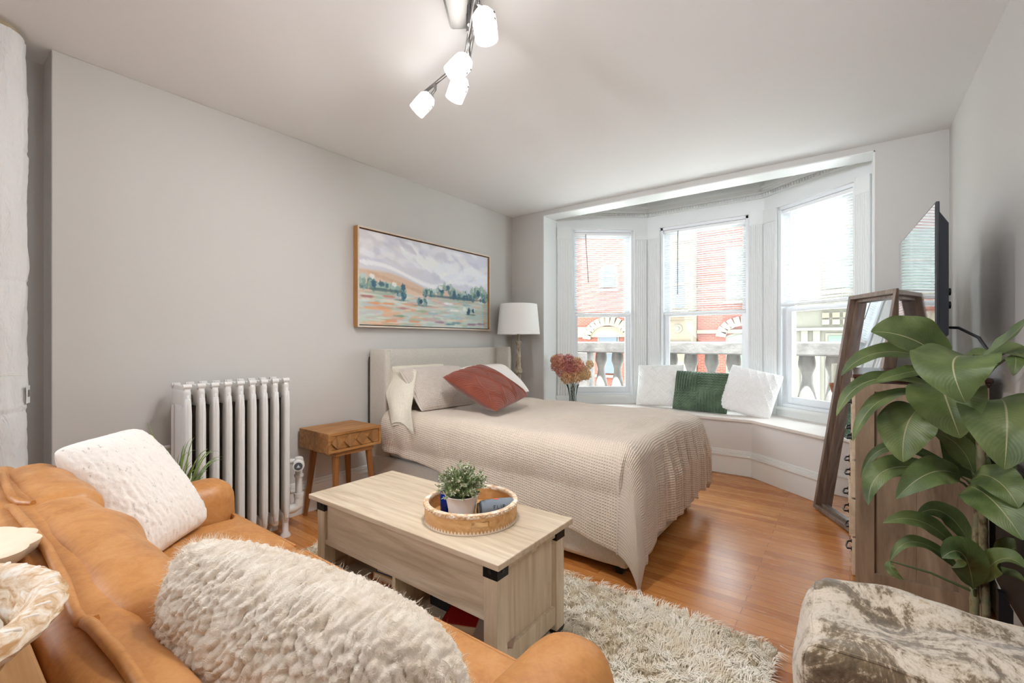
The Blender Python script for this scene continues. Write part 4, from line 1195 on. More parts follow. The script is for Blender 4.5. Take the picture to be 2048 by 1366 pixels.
m.build('carved_diamonds', wood('carved_mango', S(120,80,44), S(150,104,60), S(172,124,78), 'z', 1.2, .5), d, smooth=False)
m = MB(); m.box(nx0+.05, nx1-.02, ny0+.06, ny1-.05, nz0-.03, nz0); m.build('underframe', NW, ns, smooth=False)
for (x,y,dx,dy) in ((nx0+.06,ny0+.075,-.035,-.045),(nx1-.055,ny0+.085,.03,-.02),(nx0+.06,ny1-.075,-.02,.03),(nx1-.055,ny1-.07,.03,.035)):
    m = MB(); m.tube([(x,y,nz0-.0),(x+dx*.5,y+dy*.5,nz0*.5),(x+dx,y+dy,0.0)], [.024,.019,.0125], 12); m.build('leg', NWD, ns)
tag(MB().tube([(-3.05,1.74,.62-.13),(-3.04,1.74,.3),(-3.045,1.735,.24),(-3.03,1.70,.05)], .003, 6).build('power_cord', plain('white_cord_b', S(236,234,230), .4), None, loc=(-3.05,1.74,.3)), 'thin white cord hanging down the wall behind the nightstand', 'cord')

# ------------------------------------------------------------------ bed
LINEN = waffle('grey_linen', S(205,198,188), .0035, .25, .001, 'weave', .04)
LIN = NT('linen_upholstery').set(.9, 0, .15, .2)
k = LIN.noise(LIN.co('Object',(1,1,8)), 60, 3); k2 = LIN.noise(LIN.co('Object',(8,8,1)), 60, 3)
LIN.col(LIN.ramp(LIN.math('ADD', LIN.math('MULTIPLY',k,.5), LIN.math('MULTIPLY',k2,.5)), [(.35,S(192,184,172)),(.65,S(216,210,200))])); LIN.bump(LIN.math('ADD',k,k2), .25, .001)
LIN = LIN.m
bed = thing('bed', 'upholstered linen bed with a winged headboard under the painting', 'bed', (-1.95,2.95,0))
hb0, hb1, hbz = 2.185, 3.765, 1.142
MB().rbox(-3.005, (hb0+hb1)/2, (hbz+.06)/2, .06, hb1-hb0-.08, hbz-.06, .02, 8).build('headboard_panel', LIN, bed)
for y in (hb0+.022, hb1-.022): MB().rbox(-2.925, y, (hbz+.03)/2, .215, .05, hbz-.03, .018, 8).build('headboard_wing', LIN, bed)
MB().box(-3.036,-3.03,hb0-.002,hb1,.05,1.08).build('headboard_back', plain('dark_backing', S(60,52,46), .9), bed, smooth=False)
fx0, fx1, fy0, fy1 = -2.97, -.90, 2.170, 3.43
def rail(x0,x1,y0,y1): return MB().rbox((x0+x1)/2,(y0+y1)/2,.185,x1-x0,y1-y0,.28,.018,8).build('bed_rail', LIN, bed)
rail(fx0,fx1,fy0,fy0+.05); rail(fx0,fx1,fy1-.05,fy1); rail(fx1-.05,fx1,fy0,fy1)
for (x,y) in ((fx1-.06,fy0+.06),(fx1-.06,fy1-.06),(-2.6,fy0+.06),(-2.6,fy1-.06)): MB().box(x-.02,x+.02,y-.02,y+.02,0,.05).build('foot', BLACK, bed, smooth=False)
MB().rbox(-1.94,(fy0+fy1)/2,.45,2.03,fy1-fy0-.09,.30,.05,8).build('mattress', plain('mattress_white', S(240,238,234), .9), bed)
# duvet
WAF = waffle('waffle_duvet', S(224,207,188), .0145, .5, .005, 'waffle')
EX, EN, EF, ZD = -.845, 2.128, 3.475, .69
Rr = .085
def duvet(u, v):
    # unrolled sheet: a along the bed, b across (v=0 near hem)
    a0 = -2.80
    bN = EN+Rr; bF = EF-Rr
    b0_ = bN-.5+v*(bF+.92-bN)
    fo = .50+.08*max(0,min(1,1-(b0_-bN)/.28))      # overhang at the foot, longer at the near corner
    a = a0 + u*(EX-Rr-a0+Rr*1.57+fo-Rr)
    w = max(0,min(1,(a-a0)/1.9))
    near = .345+.25*w**1.25; far = .42
    b = (bN-near) + v*(bF+far-(bN-near))
    ex = max(0, a-(EX-Rr)); ey = max(0, bN-b); ef = max(0, b-bF)
    sy = ey if ey > 0 else -ef
    e = (ex**3.2+abs(sy)**3.2)**(1/3.2); eh = math.hypot(ex, sy)
    x, y = min(a, EX-Rr), min(max(b, bN), bF)
    th = e/Rr
    if e < 1e-9: out, drop = 0, 0
    elif th < math.pi/2: out, drop = Rr*math.sin(th), Rr*(1-math.cos(th))
    else: out, drop = Rr+.02*(e-Rr*1.57), Rr+(e-Rr*1.57)*.998
    dx, dy = (ex/eh, -sy/eh) if eh > 1e-9 else (0,0)
    hang = min(1, max(0, drop-.04)/.22)
    if ex > 0 and ey > 0: out += .075*2*min(ex,ey)/(ex+ey)*min(1, max(0, drop-.06)/.5)
    if ex > 0:       # deep folds at the foot
        f = math.sin((b-2.4)*2*math.pi/.155+1.2*math.sin(b*5))+.45*math.sin(b*2*math.pi/.083+1)
        wgt = hang*max(0, 1-ey/.25)
        out += .022*f*wgt*min(1,max(0,(b-2.3)/.3))+ .030*wgt
        drop += .012*math.sin(b*31)*wgt
    if ey > 0 and ex < .05:
        f = noise.noise(Vector((a*3.2, b*1.5, 1)))+.5*noise.noise(Vector((a*8, b*3, 5)))
        out += .022*f*hang + .02*math.sin(hang*math.pi)
        if a < -2.45: out += .02*math.sin((a+2.8)*26)*hang*(1-(a+2.8)/.35)
    x += dx*out; y += dy*out
    z = ZD-drop
    top = max(0, 1-drop/.12)
    z += top*(.016*noise.noise(Vector((a*2.3, b*2.3, 0)))+.011*noise.noise(Vector((a*5, b*4.2, 3)))+.005*noise.noise(Vector((a*13, b*9, 7))))
    # a long fold and dent near the foot
    z += top*(-.020*math.exp(-((a+1.42-.12*(b-2.6))/.14)**2-((b-2.55)/.08)**2)+.013*math.exp(-((a+1.10)/.05)**2-((b-2.75)/.25)**2)-.012*math.exp(-((a+1.02)/.04)**2-((b-2.75)/.25)**2))
    z -= top*.012*max(0,1-(b-bN)/.2)**2*0
    if z < .016:
        k = .016-z; x += dx*k*.35; y += dy*k*.35; z = .016+.004*noise.noise(Vector((a*20,b*20,2)))
    return (x,y,z)
m = MB(); m.surf(210, 190, duvet, uvfn=lambda u,v: (u*2.6, v*2.1))
du = m.build('duvet', WAF, None, loc=(-1.8,2.8,.5), angle=180)
so = du.modifiers.new('thick','SOLIDIFY'); so.thickness = .014; so.offset = -1
tag(du, 'beige waffle weave duvet spread over the bed and falling to the floor', 'duvet')

# pillows on the bed
PW = waffle('waffle_sham', S(224,210,198), .0125, .6, .005, 'waffle')
c = Vector((-2.60,2.555,.842))
pillow('bed_pillow', .68, .42, .17, c, (.03,1,-.01), (-.30,.10,.33), PW, 'beige waffle weave pillow standing against the headboard', 'pillow', nu=70, nv=50, pinch=.05, disp=lambda u,v: .008*noise.noise(Vector((u*5,v*4,3))))
SHEET = NT('cream_sheeting').set(.85, 0, .2); SHEET.col(S(228,221,204)); SHEET.bump(SHEET.noise(SHEET.co('Object',(1,1,.5)), 16, 4, .6, 1.5), .5, .012)
o, Mp = pillow('bed_pillow', .56, .36, .15, Vector((-2.83,2.55,.835)), (.05,1,.0), (-.20,.0,.96), SHEET.m, 'cream cotton pillow with an open hanging pillowcase end, behind the waffle pillow', 'pillow', nu=50, nv=40, pinch=.03)
def flap(u, v):
    # open end of the pillowcase hanging down the near side of the bed
    a = Vector((-2.93,2.27,.965)).lerp(Vector((-2.64,2.31,.975)), u); b = Vector((-2.66,2.118,.605)).lerp(Vector((-2.40,2.098,.60)), u)
    q = a.lerp(b, v); q.y -= .03*math.sin(v*3.0); q.z += .008*math.sin(u*9+1)*(1-v)+.02*math.sin(u*5)*v
    q.x += .010*math.sin(v*9)*(1-u); q.y += .010*math.sin(u*7+v*4)+.004*math.sin(v*12+u*9)
    return q
m = MB(); m.surf(26, 30, flap); m.surf(26, 30, lambda u,v: flap(u,v)+Vector((.004*math.sin(v*7),(.03*math.sin(u*3.14)+.010)*(1-.8*v),.012-.03*v)))
fl_ = m.build('pillowcase_end', SHEET.m, None); fl_.parent = o; fl_.location = -Vector(o['_w'])
CREAM = plain('ivory_cotton', S(240,233,226), .85, bs=50, bstr=.1)
pillow('bed_pillow', .62, .40, .17, Vector((-2.49,3.10,.862)), (.0,1,.0), (-.40,.05,.30), CREAM, 'plain ivory pillow half hidden behind the rust cushion', 'pillow', nu=50, nv=40, pinch=.05)
RUST = NT('rust_knit').set(.9, 0, .15, .4)
RUST.col(RUST.ramp(RUST.noise(RUST.co(), 8, 3), [(.3,S(118,58,43)),(.7,S(138,74,56))]))
RUST.bump(RUST.noise(RUST.co(), 220, 2), .4, .002)
def ogee(u, v):
    # wavy paired cables crossing into a lattice, fine ribs between
    X = u*3.1+.12; Y = v*2.6
    best = 9
    for k in range(-1,6):
        for sgn in (1,-1):
            xc = k*1.0+sgn*.5*(1-math.cos(Y*math.pi))*.5+(0 if sgn > 0 else 1.0)
            best = min(best, abs(X-xc))
    cable = .0075*(math.exp(-((best-.055)/.040)**2)+.0)
    rib = .0016*math.sin((u*.8+v*1.0)*150)*(1 if best > .14 else 0)
    return cable+rib
ro, Mr = pillow('knit_cushion', .53, .51, .17, Vector((-2.185,2.615,.862)), (-.0825,.522,.0625), (-.4475,.078,.2375), RUST.m, 'rust red cable knit cushion leaning on the bed pillows', disp=ogee, nu=230, nv=210, pinch=.05)
m = MB(); M = Matrix.Translation(Vector((-.02,-.185,.055)))
m.rbox(0,0,0,.032,.012,.006,.003,3, M=M @ Matrix.Rotation(.1,4,'Z')); tg = MB(); tg.v = [tuple(Mr @ Vector(p)) for p in m.v]; tg.f = m.f
o = tg.build('woven_tag', plain('navy_tag', S(40,52,66), .6), None); o.parent = ro
# ------------------------------------------------------------------ floor lamp
LX, LY = -2.795, 3.86
lampt = thing('floor_lamp', 'floor lamp with white drum shade and carved grey post behind the bed', 'lamp', (LX,LY,0))
ANT = NT('weathered_turned_wood').set(.6, .1, .4)
ANT.col(ANT.ramp(ANT.noise(ANT.co('Object',(3,3,.8)), 22, 5, .65), [(.35,S(120,106,88)),(.5,S(164,150,130)),(.65,S(198,188,170))]))
ANT = ANT.m
MB().lathe([(0,0),(.14,0),(.145,.015),(.13,.03),(.07,.045),(.05,.07),(.035,.10)], (LX,LY,0), 40).build('base', ANT, lampt)
def flute(a, z): return 1+.10*math.sin(a*8)*(1 if .93 < z < 1.17 else 0)+(.13*math.sin(a*5+z*40) if .30 < z < .86 else 0)
m = MB()
pr = [(.03,.09),(.026,.14),(.034,.18),(.028,.22),(.026,.30)]+[(.026+.002*math.sin(k),.30+.56*k/40) for k in range(1,41)]
pr += [(.028,.865),(.040,.872),(.043,.885),(.043,.91),(.040,.92),(.030,.928),(.028,.95),(.026,1.05),(.022,1.14),(.024,1.165),(.030,1.18),(.033,1.195),(.030,1.205),(.014,1.21),(.012,1.29)]
m.lathe(pr, (LX,LY,0), 40, wob=flute); m.build('post', ANT, lampt)
m = MB(); m.tube([(LX,LY,1.21),(LX,LY,1.59)], .008, 8)
for k in range(3):
    a = k*2.094; m.tube([(LX,LY,1.575),(LX+.19*math.cos(a),LY+.19*math.sin(a),1.585)], .0025, 5)
m.tube([(LX,LY,1.585),(LX,LY,1.61)], .009, 10); m.build('harp', CHROME, lampt)
SH = NT('white_linen_shade').set(.8, 0, .2); SH.col(S(246,244,240)); SH.bump(SH.noise(SH.co('Object',(1,1,6)), 90, 2), .1, .001)
m = MB(); m.lathe([(.224,1.275),(.2245,1.28),(.196,1.588),(.1955,1.592),(.1925,1.592),(.2205,1.28),(.2215,1.275),(.224,1.275)], (LX,LY,0), 64); m.build('lamp_shade', SH.m, lampt, angle=60)

# ------------------------------------------------------------------ window seat: vase, cushions, candle
VX, VY, VZ = -2.315, 4.16, SEAT_Z
t = thing('flower_vase', 'clear glass vase of dried pink and tan hydrangeas on the window seat', 'vase', (VX,VY,VZ))
m = MB(); m.lathe([(0,0),(.042,0),(.045,.006),(.038,.05),(.036,.12),(.05,.20),(.068,.245),(.066,.246),(.047,.20),(.033,.12),(.035,.05),(.04,.012),(0,.012)], (VX,VY,VZ), 40); m.build('glass_vase', CLEAR, t)
HC = Vector((VX+.01, VY, VZ+.40))
blobs = [(-.20,.10,.060,2),(-.13,.09,.085,0),(-.03,.085,.085,1),(-.10,.0,.09,0),(.0,.0,.095,1),(.09,.035,.075,0),(-.03,-.085,.075,2),(.06,-.07,.075,2),(.13,-.03,.075,3),(.19,.06,.045,3),(.19,-.06,.055,3),(.08,.09,.05,3),(-.17,.03,.06,0)]
hm = [plain('petal_rose', S(216,150,128), .8, var=.28, vs=40), plain('petal_mauve', S(196,118,114), .8, var=.28, vs=40), plain('petal_tan', S(228,182,132), .8, var=.25, vs=40), plain('petal_straw', S(220,186,138), .8, var=.25, vs=40)]
rng = random.Random(8)
import_dir = Vector((math.cos(R(20)), math.sin(R(20)), 0))
for k, (dx, dz, r, mi) in enumerate(blobs):
    dx, dz, r = dx*.92, dz*.92, r*.9
    cpos = HC+import_dir*dx+Vector((rng.uniform(-.04,.0), rng.uniform(-.05,.04), dz))
    m = MB()
    for j in range(int(900*(r/.08)**2)):
        d = Vector([rng.gauss(0,1) for _ in range(3)]).normalized()
        p = cpos+d*r*rng.uniform(.72,1.08)+Vector((0,0,.006*rng.uniform(-1,1)))
        nn = (d+Vector([rng.uniform(-.7,.7) for _ in range(3)])).normalized()
        e = nn.cross(Vector([rng.uniform(-1,1) for _ in range(3)])).normalized(); f = nn.cross(e); s_ = rng.uniform(.006,.011)
        m.add([p+e*s_+nn*s_*.5, p+f*s_*.3+e*s_*.35, p+f*s_+nn*s_*.5, p-e*s_*.3+f*s_*.3, p-e*s_+nn*s_*.5, p-f*s_*.3-e*s_*.3, p-f*s_+nn*s_*.5, p-f*s_*.35+e*s_*.3],
              [(0,1,3,7),(1,2,3),(3,4,5,7),(5,6,7)])
    b = m.build('flower_head', hm[mi], t, smooth=False)
m = MB()
for k in range(11):
    a = k*.57; m.tube([(VX+.02*math.cos(a*2.3),VY+.02*math.sin(a*2.3),VZ+.015),(VX+.02*math.cos(a),VY+.02*math.sin(a),VZ+.2),tuple(HC+import_dir*(blobs[k][0]*.7)+Vector((0,0,blobs[k][1]*.7)))], .002, 5)
m.build('stems', plain('dry_stem', S(84,66,52), .8), t)

def diag(u, v):
    # basket weave of diagonal ribbed bands
    p, q = (u+v*.93)*4.2, (u-v*.93)*4.2
    par = (math.floor(p)+math.floor(q)) % 2
    s_ = math.sin((q if par else p)*2*math.pi*4.5)
    e = min(p%1,1-p%1,q%1,1-q%1)
    return .0022*s_+(-.0025 if e < .05 else 0)
WC = plain('white_cotton_knit', S(244,242,238), .9, bs=200, bstr=.2)
pillow('throw_cushion', .50, .47, .15, Vector((-1.635,4.835,.735)), (1,.08,.03), (-.03,.33,1), WC, 'white cushion with a diagonal woven pattern, left of the green one on the window seat', group=None, disp=diag, nu=200, nv=190, pinch=.07)
GR = NT('green_chunky_knit').set(.9, 0, .15, .4)
gz = GR.co('Generated')
GR.col(GR.ramp(GR.noise(GR.co('Object',(1,1,1)), 4.5, 3), [(.3,S(60,80,60)),(.5,S(86,108,84)),(.7,S(118,140,114))]))
GR.bump(GR.noise(GR.co(), 150, 2), .4, .002)
def chunky(u, v):
    q = (u > .47) != (v > .48)
    if q: s_ = math.sin(u*2*math.pi*19+.7*math.sin(v*2*math.pi*20)); 
    else: s_ = math.sin(v*2*math.pi*15+1.1*math.sin(u*2*math.pi*17))
    return .0058*s_+(-.004 if abs(u-.47) < .008 or abs(v-.48) < .008 else 0)
pillow('throw_cushion', .54, .42, .15, Vector((-1.195,4.75,.70)), (1,-.03,-.02), (.0,.30,1), GR.m, 'chunky green patchwork knit cushion in the middle of the window seat', disp=chunky, nu=240, nv=200, pinch=.045)
CABLE = plain('white_cable_wool', S(244,242,240), .95, bs=170, bstr=.4)
def cable(u, v):
    a, b = (u*1.0+v*.62)*6.3, (u*1.0-v*.62)*6.3-.2
    da, db = abs(a-round(a)), abs(b-round(b))
    rope = .008*max(math.exp(-(da/.12)**2)*(.8+.2*math.sin(b*22)), math.exp(-(db/.12)**2)*(.8+.2*math.sin(a*22)))
    bob = .003*math.sin(a*28)*math.sin(b*28)+.003*noise.noise(Vector((u*40,v*40,2)))
    return rope+bob
pillow('throw_cushion', .47, .46, .17, Vector((-.752,4.735,.727)), (.92,-.10,-.20), (.14,.33,.95), CABLE, 'white cable knit diamond cushion, rightmost on the window seat', disp=cable, nu=210, nv=200, pinch=.05)

KX, KY = -.075, 4.14
t = thing('candle_holder', 'turned wooden candle holder with a whitewashed foot on the seat by the mirror', 'candle holder', (KX,KY,SEAT_Z))
HW = NT('turned_holder_wood').set(.45, 0, .4)
sp_ = HW.node('SeparateXYZ'); HW.link(HW.co(), sp_.inputs[0])
HW.col(HW.ramp(HW.math('ADD', sp_.outputs['Z'], HW.math('MULTIPLY', HW.noise(HW.co(), 30, 3), .05)), [(.17,S(228,222,214)),(.24,S(168,110,72)),(.4,S(150,92,58))]))
m = MB(); m.lathe([(0,0),(.052,0),(.053,.012),(.04,.022),(.03,.04),(.022,.06),(.03,.085),(.034,.10),(.026,.12),(.019,.15),(.021,.20),(.027,.25),(.032,.29),(.029,.30),(.036,.315),(.045,.35),(.052,.365),(.053,.378),(.048,.385),(0,.385)], (KX,KY,SEAT_Z), 36)
m.build('turned_post', HW.m, t)
t = thing('pillar_candle', 'ivory pillar candle standing on the wooden holder by the mirror', 'candle', (KX,KY,SEAT_Z+.386))
MB().lathe([(0,0),(.036,0),(.036,.135),(.034,.14),(.028,.139),(.0,.133)], (KX,KY,SEAT_Z+.386), 32).build('wax', plain('ivory_wax', S(232,232,214), .5), t)
MB().tube([(KX,KY,SEAT_Z+.386+.13),(KX+.001,KY,SEAT_Z+.386+.146)], .0012, 5).build('wick', BLACK, t)

# ------------------------------------------------------------------ leaning mirror
MIRW = wood('grey_walnut_frame', S(92,72,58), S(122,100,84), S(146,124,106), 'z', 1, .4)
b0 = Vector((-.168,3.945,0.0)); wv = Vector((.47,-.883,0)); nh_ = Vector((.883,.47,0)); lean, hgt = .236, 1.515
up = (nh_*lean+Vector((0,0,hgt))).normalized(); Lh = math.hypot(lean,hgt); Wm = .50
nf = wv.cross(up).normalized()
if nf.dot(Vector((-1,-1,0))) < 0: nf = -nf
Mm = Matrix(((wv.x,up.x,nf.x,b0.x),(wv.y,up.y,nf.y,b0.y),(wv.z,up.z,nf.z,b0.z),(0,0,0,1)))
t = thing('leaning_mirror', 'full-length mirror in a brown wooden frame leaning on the right corner', 'mirror', tuple(b0))
fwid, fd = .028, .055
m = MB()
m.box(0,fwid,0,Lh,-.012,fd,Mm); m.box(Wm-fwid,Wm,0,Lh,-.012,fd,Mm); m.box(fwid,Wm-fwid,0,fwid,-.012,fd,Mm); m.box(fwid,Wm-fwid,Lh-fwid,Lh,-.012,fd,Mm)
m.build('frame', MIRW, t, smooth=False, bevel=.002)
m = MB(); g = .018
m.box(fwid,fwid+g,fwid,Lh-fwid,-.010,.022,Mm); m.box(Wm-fwid-g,Wm-fwid,fwid,Lh-fwid,-.010,.022,Mm); m.box(fwid,Wm-fwid,fwid,fwid+g,-.010,.022,Mm); m.box(fwid,Wm-fwid,Lh-fwid-g,Lh-fwid,-.010,.022,Mm)
m.build('inner_lip', MIRW, t, smooth=False, bevel=.002)
MB().box(fwid,Wm-fwid,fwid,Lh-fwid,-.008,.0,Mm).build('mirror_glass', plain('mirror_silver', (.9,.93,.95,1), .01, 1), t, smooth=False)
MB().box(.004,Wm-.004,.004,Lh-.004,-.016,-.009,Mm).build('back_board', plain('hardboard', S(96,74,54), .8), t, smooth=False)

# ------------------------------------------------------------------ dresser
DW = wood('grey_walnut_panel', S(120,100,80), S(150,128,104), S(174,152,126), 'z', .75, .5, stretch=9)
DWF = wood('pale_dresser_front', S(186,164,136), S(206,186,158), S(222,204,178), 'y', 1, .5)
DTOP = wood('dark_mahogany_top', S(44,24,20), S(64,36,28), S(84,50,38), 'y', 1, .25)
dx0, dx1, dy0, dy1, dz = .022, .478, 2.775, 3.47, 1.0
dr = thing('dresser', 'tall walnut dresser with a dark top, its side panel facing the room', 'dresser', (.25,3.17,0))
m = MB(); sw, rc = .072, .014
m.box(dx0,dx1,dy0+rc,dy1,.03,dz); m.box(dx0,dx0+sw,dy0,dy0+rc,.0,dz); m.box(dx1-sw-.02,dx1,dy0,dy0+rc,.0,dz); m.box(dx0+sw,dx1-sw-.02,dy0,dy0+rc,dz-.04,dz); m.box(dx0+sw,dx1-sw-.02,dy0,dy0+rc,.02,.09)
m.box(dx0+.22,dx0+.223,dy0+rc-.0015,dy0+rc,.09,dz-.04)
m.build('case', DW, dr, smooth=False, bevel=.0015)
m = MB(); m.box(dx0-.012,dx1+.012,dy0-.012,dy1+.012,dz+.022,dz+.042); m.box(dx0-.006,dx1+.006,dy0-.006,dy1+.006,dz+.008,dz+.022); m.box(dx0-.002,dx1+.002,dy0-.002,dy1+.002,dz,dz+.008)
m.build('dresser_top', DTOP, dr, smooth=False, bevel=.004)
rows = [(.80,.98),(.62,.79),(.43,.61),(.24,.42),(.05,.23)]
outs = [.0,.0,.006,.012,.0]
for ri, (z0_, z1_) in enumerate(rows):
    for ci in range(2):
        ya, yb = (dy0+.02+ci*.335, dy0+.02+ci*.335+.32)
        of = outs[ri]+(.004 if ci else 0)
        d = MB().box(dx0-.014-of, dx0, ya, yb, z0_, z1_).build('drawer', DWF, dr, smooth=False, bevel=.002)
        yc, zc_ = (ya+yb)/2, (z0_+z1_)/2
        m = MB(); xh = dx0-.014-of
        m.tube([(xh,yc-.055,zc_),(xh-.018,yc-.05,zc_-.004),(xh-.024,yc,zc_-.010),(xh-.018,yc+.05,zc_-.004),(xh,yc+.055,zc_)], .0045, 8)
        for sy_ in (-1,1): m.tube([(xh,yc+sy_*.055,zc_),(xh-.004,yc+sy_*.055,zc_)], .010, 10)
        m.build('handle', BLACKM, d)

# ------------------------------------------------------------------ television on its stand
tv = thing('television', 'flat screen television on a black pedestal stand on top of the dresser', 'television', (.30,2.92,dz+.042))
T0, T1 = Vector((.272,2.44,0)), Vector((.224,3.39,0)); e = (T1-T0).normalized(); n = Vector((-e.y,e.x,0))   # n: screen side (towards -x)
if n.x > 0: n = -n
Mt = Matrix(((e.x,n.x,0,T0.x),(e.y,n.y,0,T0.y),(0,0,1,0),(0,0,0,1)))
W = (T1-T0).length; zb, zt = 1.195, 1.755
m = MB(); m.box(0,W,-.012,0,zb,zt,Mt); m.build('panel', BLACK, tv, smooth=False, bevel=.003)
m = MB(); m.box(.008,W-.008,0,.0015,zb+.016,zt-.008,Mt); m.build('screen', plain('screen_glass', S(10,11,14), .04, 0, 1.6), tv, smooth=False)
m = MB(); c = .05
m.add([Mt @ Vector(p) for p in ((.02,-.012,zb+.005),(W-.02,-.012,zb+.005),(W-.02,-.012,zt-.03),(.02,-.012,zt-.03),(.05,-.048,zb+.03),(W-.05,-.048,zb+.03),(W-.05,-.048,zt-.08),(.05,-.048,zt-.08))],
      [(0,3,2,1),(4,5,6,7),(0,1,5,4),(1,2,6,5),(2,3,7,6),(3,0,4,7)])
m.build('rear_housing', plain('dark_slate_plastic', S(52,56,66), .5), tv, smooth=False, bevel=.006)
yc = .475
m = MB(); m.box(yc-.11,yc-.07,-.066,-.048,1.19,1.60,Mt); m.box(yc+.07,yc+.11,-.066,-.048,1.19,1.60,Mt); m.box(yc-.12,yc+.12,-.075,-.062,1.30,1.44,Mt); m.box(yc-.03,yc+.03,-.10,-.07,dz+.05,1.50,Mt); m.build('mount_bracket', BLACK, tv, smooth=False, bevel=.003)
m = MB()
for z in (1.425,1.365):
    for q in (yc-.09,):
        m.tube([Mt @ Vector((q,-.066,z)), Mt @ Vector((q,-.088,z))], .008, 12); m.tube([Mt @ Vector((q,-.086,z)), Mt @ Vector((q,-.112,z))], .017, 14)
m.build('clamp_knob', BLACKM, tv)
m = MB(); m.box(yc-.10,yc+.10,-.10,.0,1.13,1.20,Mt); m.build('stand_collar', BLACK, tv, smooth=False, bevel=.008)
m = MB(); m.box(yc-.20,yc+.20,-.13,.07,dz+.042,dz+.052,Mt); m.box(yc-.05,yc+.05,-.09,-.02,dz+.052,1.14,Mt); m.build('stand_base', BLACK, tv, smooth=False, bevel=.004)
pc = [Mt @ Vector((.18,-.050,1.26)), Mt @ Vector((.10,-.085,1.255)), Vector((.395,2.46,1.215)), Vector((.425,2.44,1.15)), Vector((.452,2.60,1.085)), Vector((.46,2.85,1.06))]
m = MB(); m.tube(pc, .0055, 8); m.build('power_cord', BLACK, tv)

# ------------------------------------------------------------------ black panel by the right wall
t = thing('panel_heater', 'flat black panel standing against the right wall behind the tall plant', 'heater', (.5,2.3,0))
MB().rbox(.498,2.235,.47,.03,.98,.54,.012,6).build('body', BLACK, t)
for y in (1.9,2.6): MB().box(.47,.515,y-.02,y+.02,0,.21).build('foot', BLACK, t, smooth=False)

# ------------------------------------------------------------------ ottoman
HIDE = NT('mottled_velvet').set(.85, 0, .2, .5)
v = HIDE.co('Object', (1,1,1), (0,0,R(25)))
a = HIDE.noise(v, 7, 8, .78, .6); b = HIDE.noise(HIDE.co('Object',(2.5,1,1.6)), 34, 4, .7)
HIDE.col(HIDE.ramp(HIDE.math('ADD', HIDE.math('MULTIPLY',a,.8), HIDE.math('MULTIPLY',b,.2)), [(.40,S(92,78,58)),(.47,S(126,108,82)),(.50,S(186,170,146)),(.56,S(216,204,186)),(.66,S(180,152,112))]))
HIDE.bump(HIDE.noise(v, 60, 4), .3, .004)
ott = thing('ottoman', 'soft square pouf in mottled brown and cream velvet, at the lower right', 'ottoman', (.16,1.62,0))
def slouch(q, p):
    f = .022*noise.noise(Vector(p)*1.7+Vector((4,1,0)))
    q = q+Vector(p)*f*.8
    if p[2] > .5: q.z += -.014*math.cos(p[0]*2.4+.5)*math.cos(p[1]*2.2)+.013*noise.noise(Vector((p[0]*2.2,p[1]*2.6,3)))-.016*math.exp(-((p[1]*.9-p[0]*.3-.25)/.22)**2)
    bul = (1-p[2]**2)
    q.x += .022*p[0]*bul*(1-p[1]**2); q.y += .022*p[1]*bul*(1-p[0]**2)
    return q
m = MB(); m.rbox(.165,1.62,.215,.545,.475,.43,.05,28,fn=slouch); m.build('upholstery', HIDE.m, ott)
# seams along the top edges and the corners
def onb(px, py, pz):
    p = Vector((px,py,pz)); h = Vector((.2725,.2375,.215)); r = .05
    q = Vector((px*h.x,py*h.y,pz*h.z)); inn = Vector([max(-(h[k]-r),min(h[k]-r,q[k])) for k in range(3)]); d = q-inn
    return slouch(inn+(d.normalized()*r if d.length > 1e-9 else d), p)+Vector((.165,1.62,.215))
m = MB()
for pth in ([(-1+2*k/24,-1,1) for k in range(25)], [(-1,-1+2*k/24,1) for k in range(25)], [(-1,-1,1-2*k/24) for k in range(25)], [(-1+2*k/24,1,1) for k in range(25)], [(-1,1,1-2*k/24) for k in range(25)], [(1,-1+2*k/24,1) for k in range(25)]):
    m.tube([onb(*p) for p in pth], .0045, 6)
m.build('seam_piping', HIDE.m, ott)

# ------------------------------------------------------------------ tall faux plant
LEAF = NT('broad_leaf').set(.42, 0, .45)
tc = LEAF.node('TexCoord'); sx = LEAF.node('SeparateXYZ'); LEAF.link(tc.outputs['UV'], sx.inputs[0])
rb = LEAF.math('ABSOLUTE', LEAF.math('SUBTRACT', sx.outputs['X'], .5))
vein = LEAF.math('SINE', LEAF.math('MULTIPLY', LEAF.math('SUBTRACT', sx.outputs['Y'], LEAF.math('MULTIPLY', rb, .5)), 150))
nn = LEAF.noise(LEAF.co(), 7, 4)
base = LEAF.ramp(nn, [(.3,S(58,74,38)),(.5,S(86,102,54)),(.72,S(116,128,76))])
base = LEAF.mix(base, S(118,140,84), LEAF.math('MULTIPLY', LEAF.math('MULTIPLY', LEAF.math('ADD', vein, 1), .5), .06))
mid = LEAF.math('LESS_THAN', rb, .011)
LEAF.col(LEAF.mix(base, S(160,156,118), mid))
LEAF.bump(LEAF.math('ADD', LEAF.math('MULTIPLY', vein, .12), nn), .25, .004)
CANE = NT('cane_stem').set(.6, 0, .3)
CANE.col(CANE.ramp(CANE.noise(CANE.co('Object',(1,1,.5)), 40, 4), [(.35,S(96,78,52)),(.5,S(150,138,104)),(.65,S(128,128,96))]))
plant = thing('tall_plant', 'tall broad-leaved faux plant between the ottoman and the dresser', 'plant', (.37,2.3,0))
m = MB(); m.lathe([(.0,0),(.075,0),(.09,.16),(.094,.175),(.086,.175),(.08,.15),(0,.15)], (.372,2.3,0), 28); m.build('pot', BLACK, plant)
m = MB(); m.lathe([(.082,.14),(.04,.152),(0,.153)], (.372,2.3,0), 20); m.build('moss', plain('dried_moss', S(96,88,56), .95), plant)
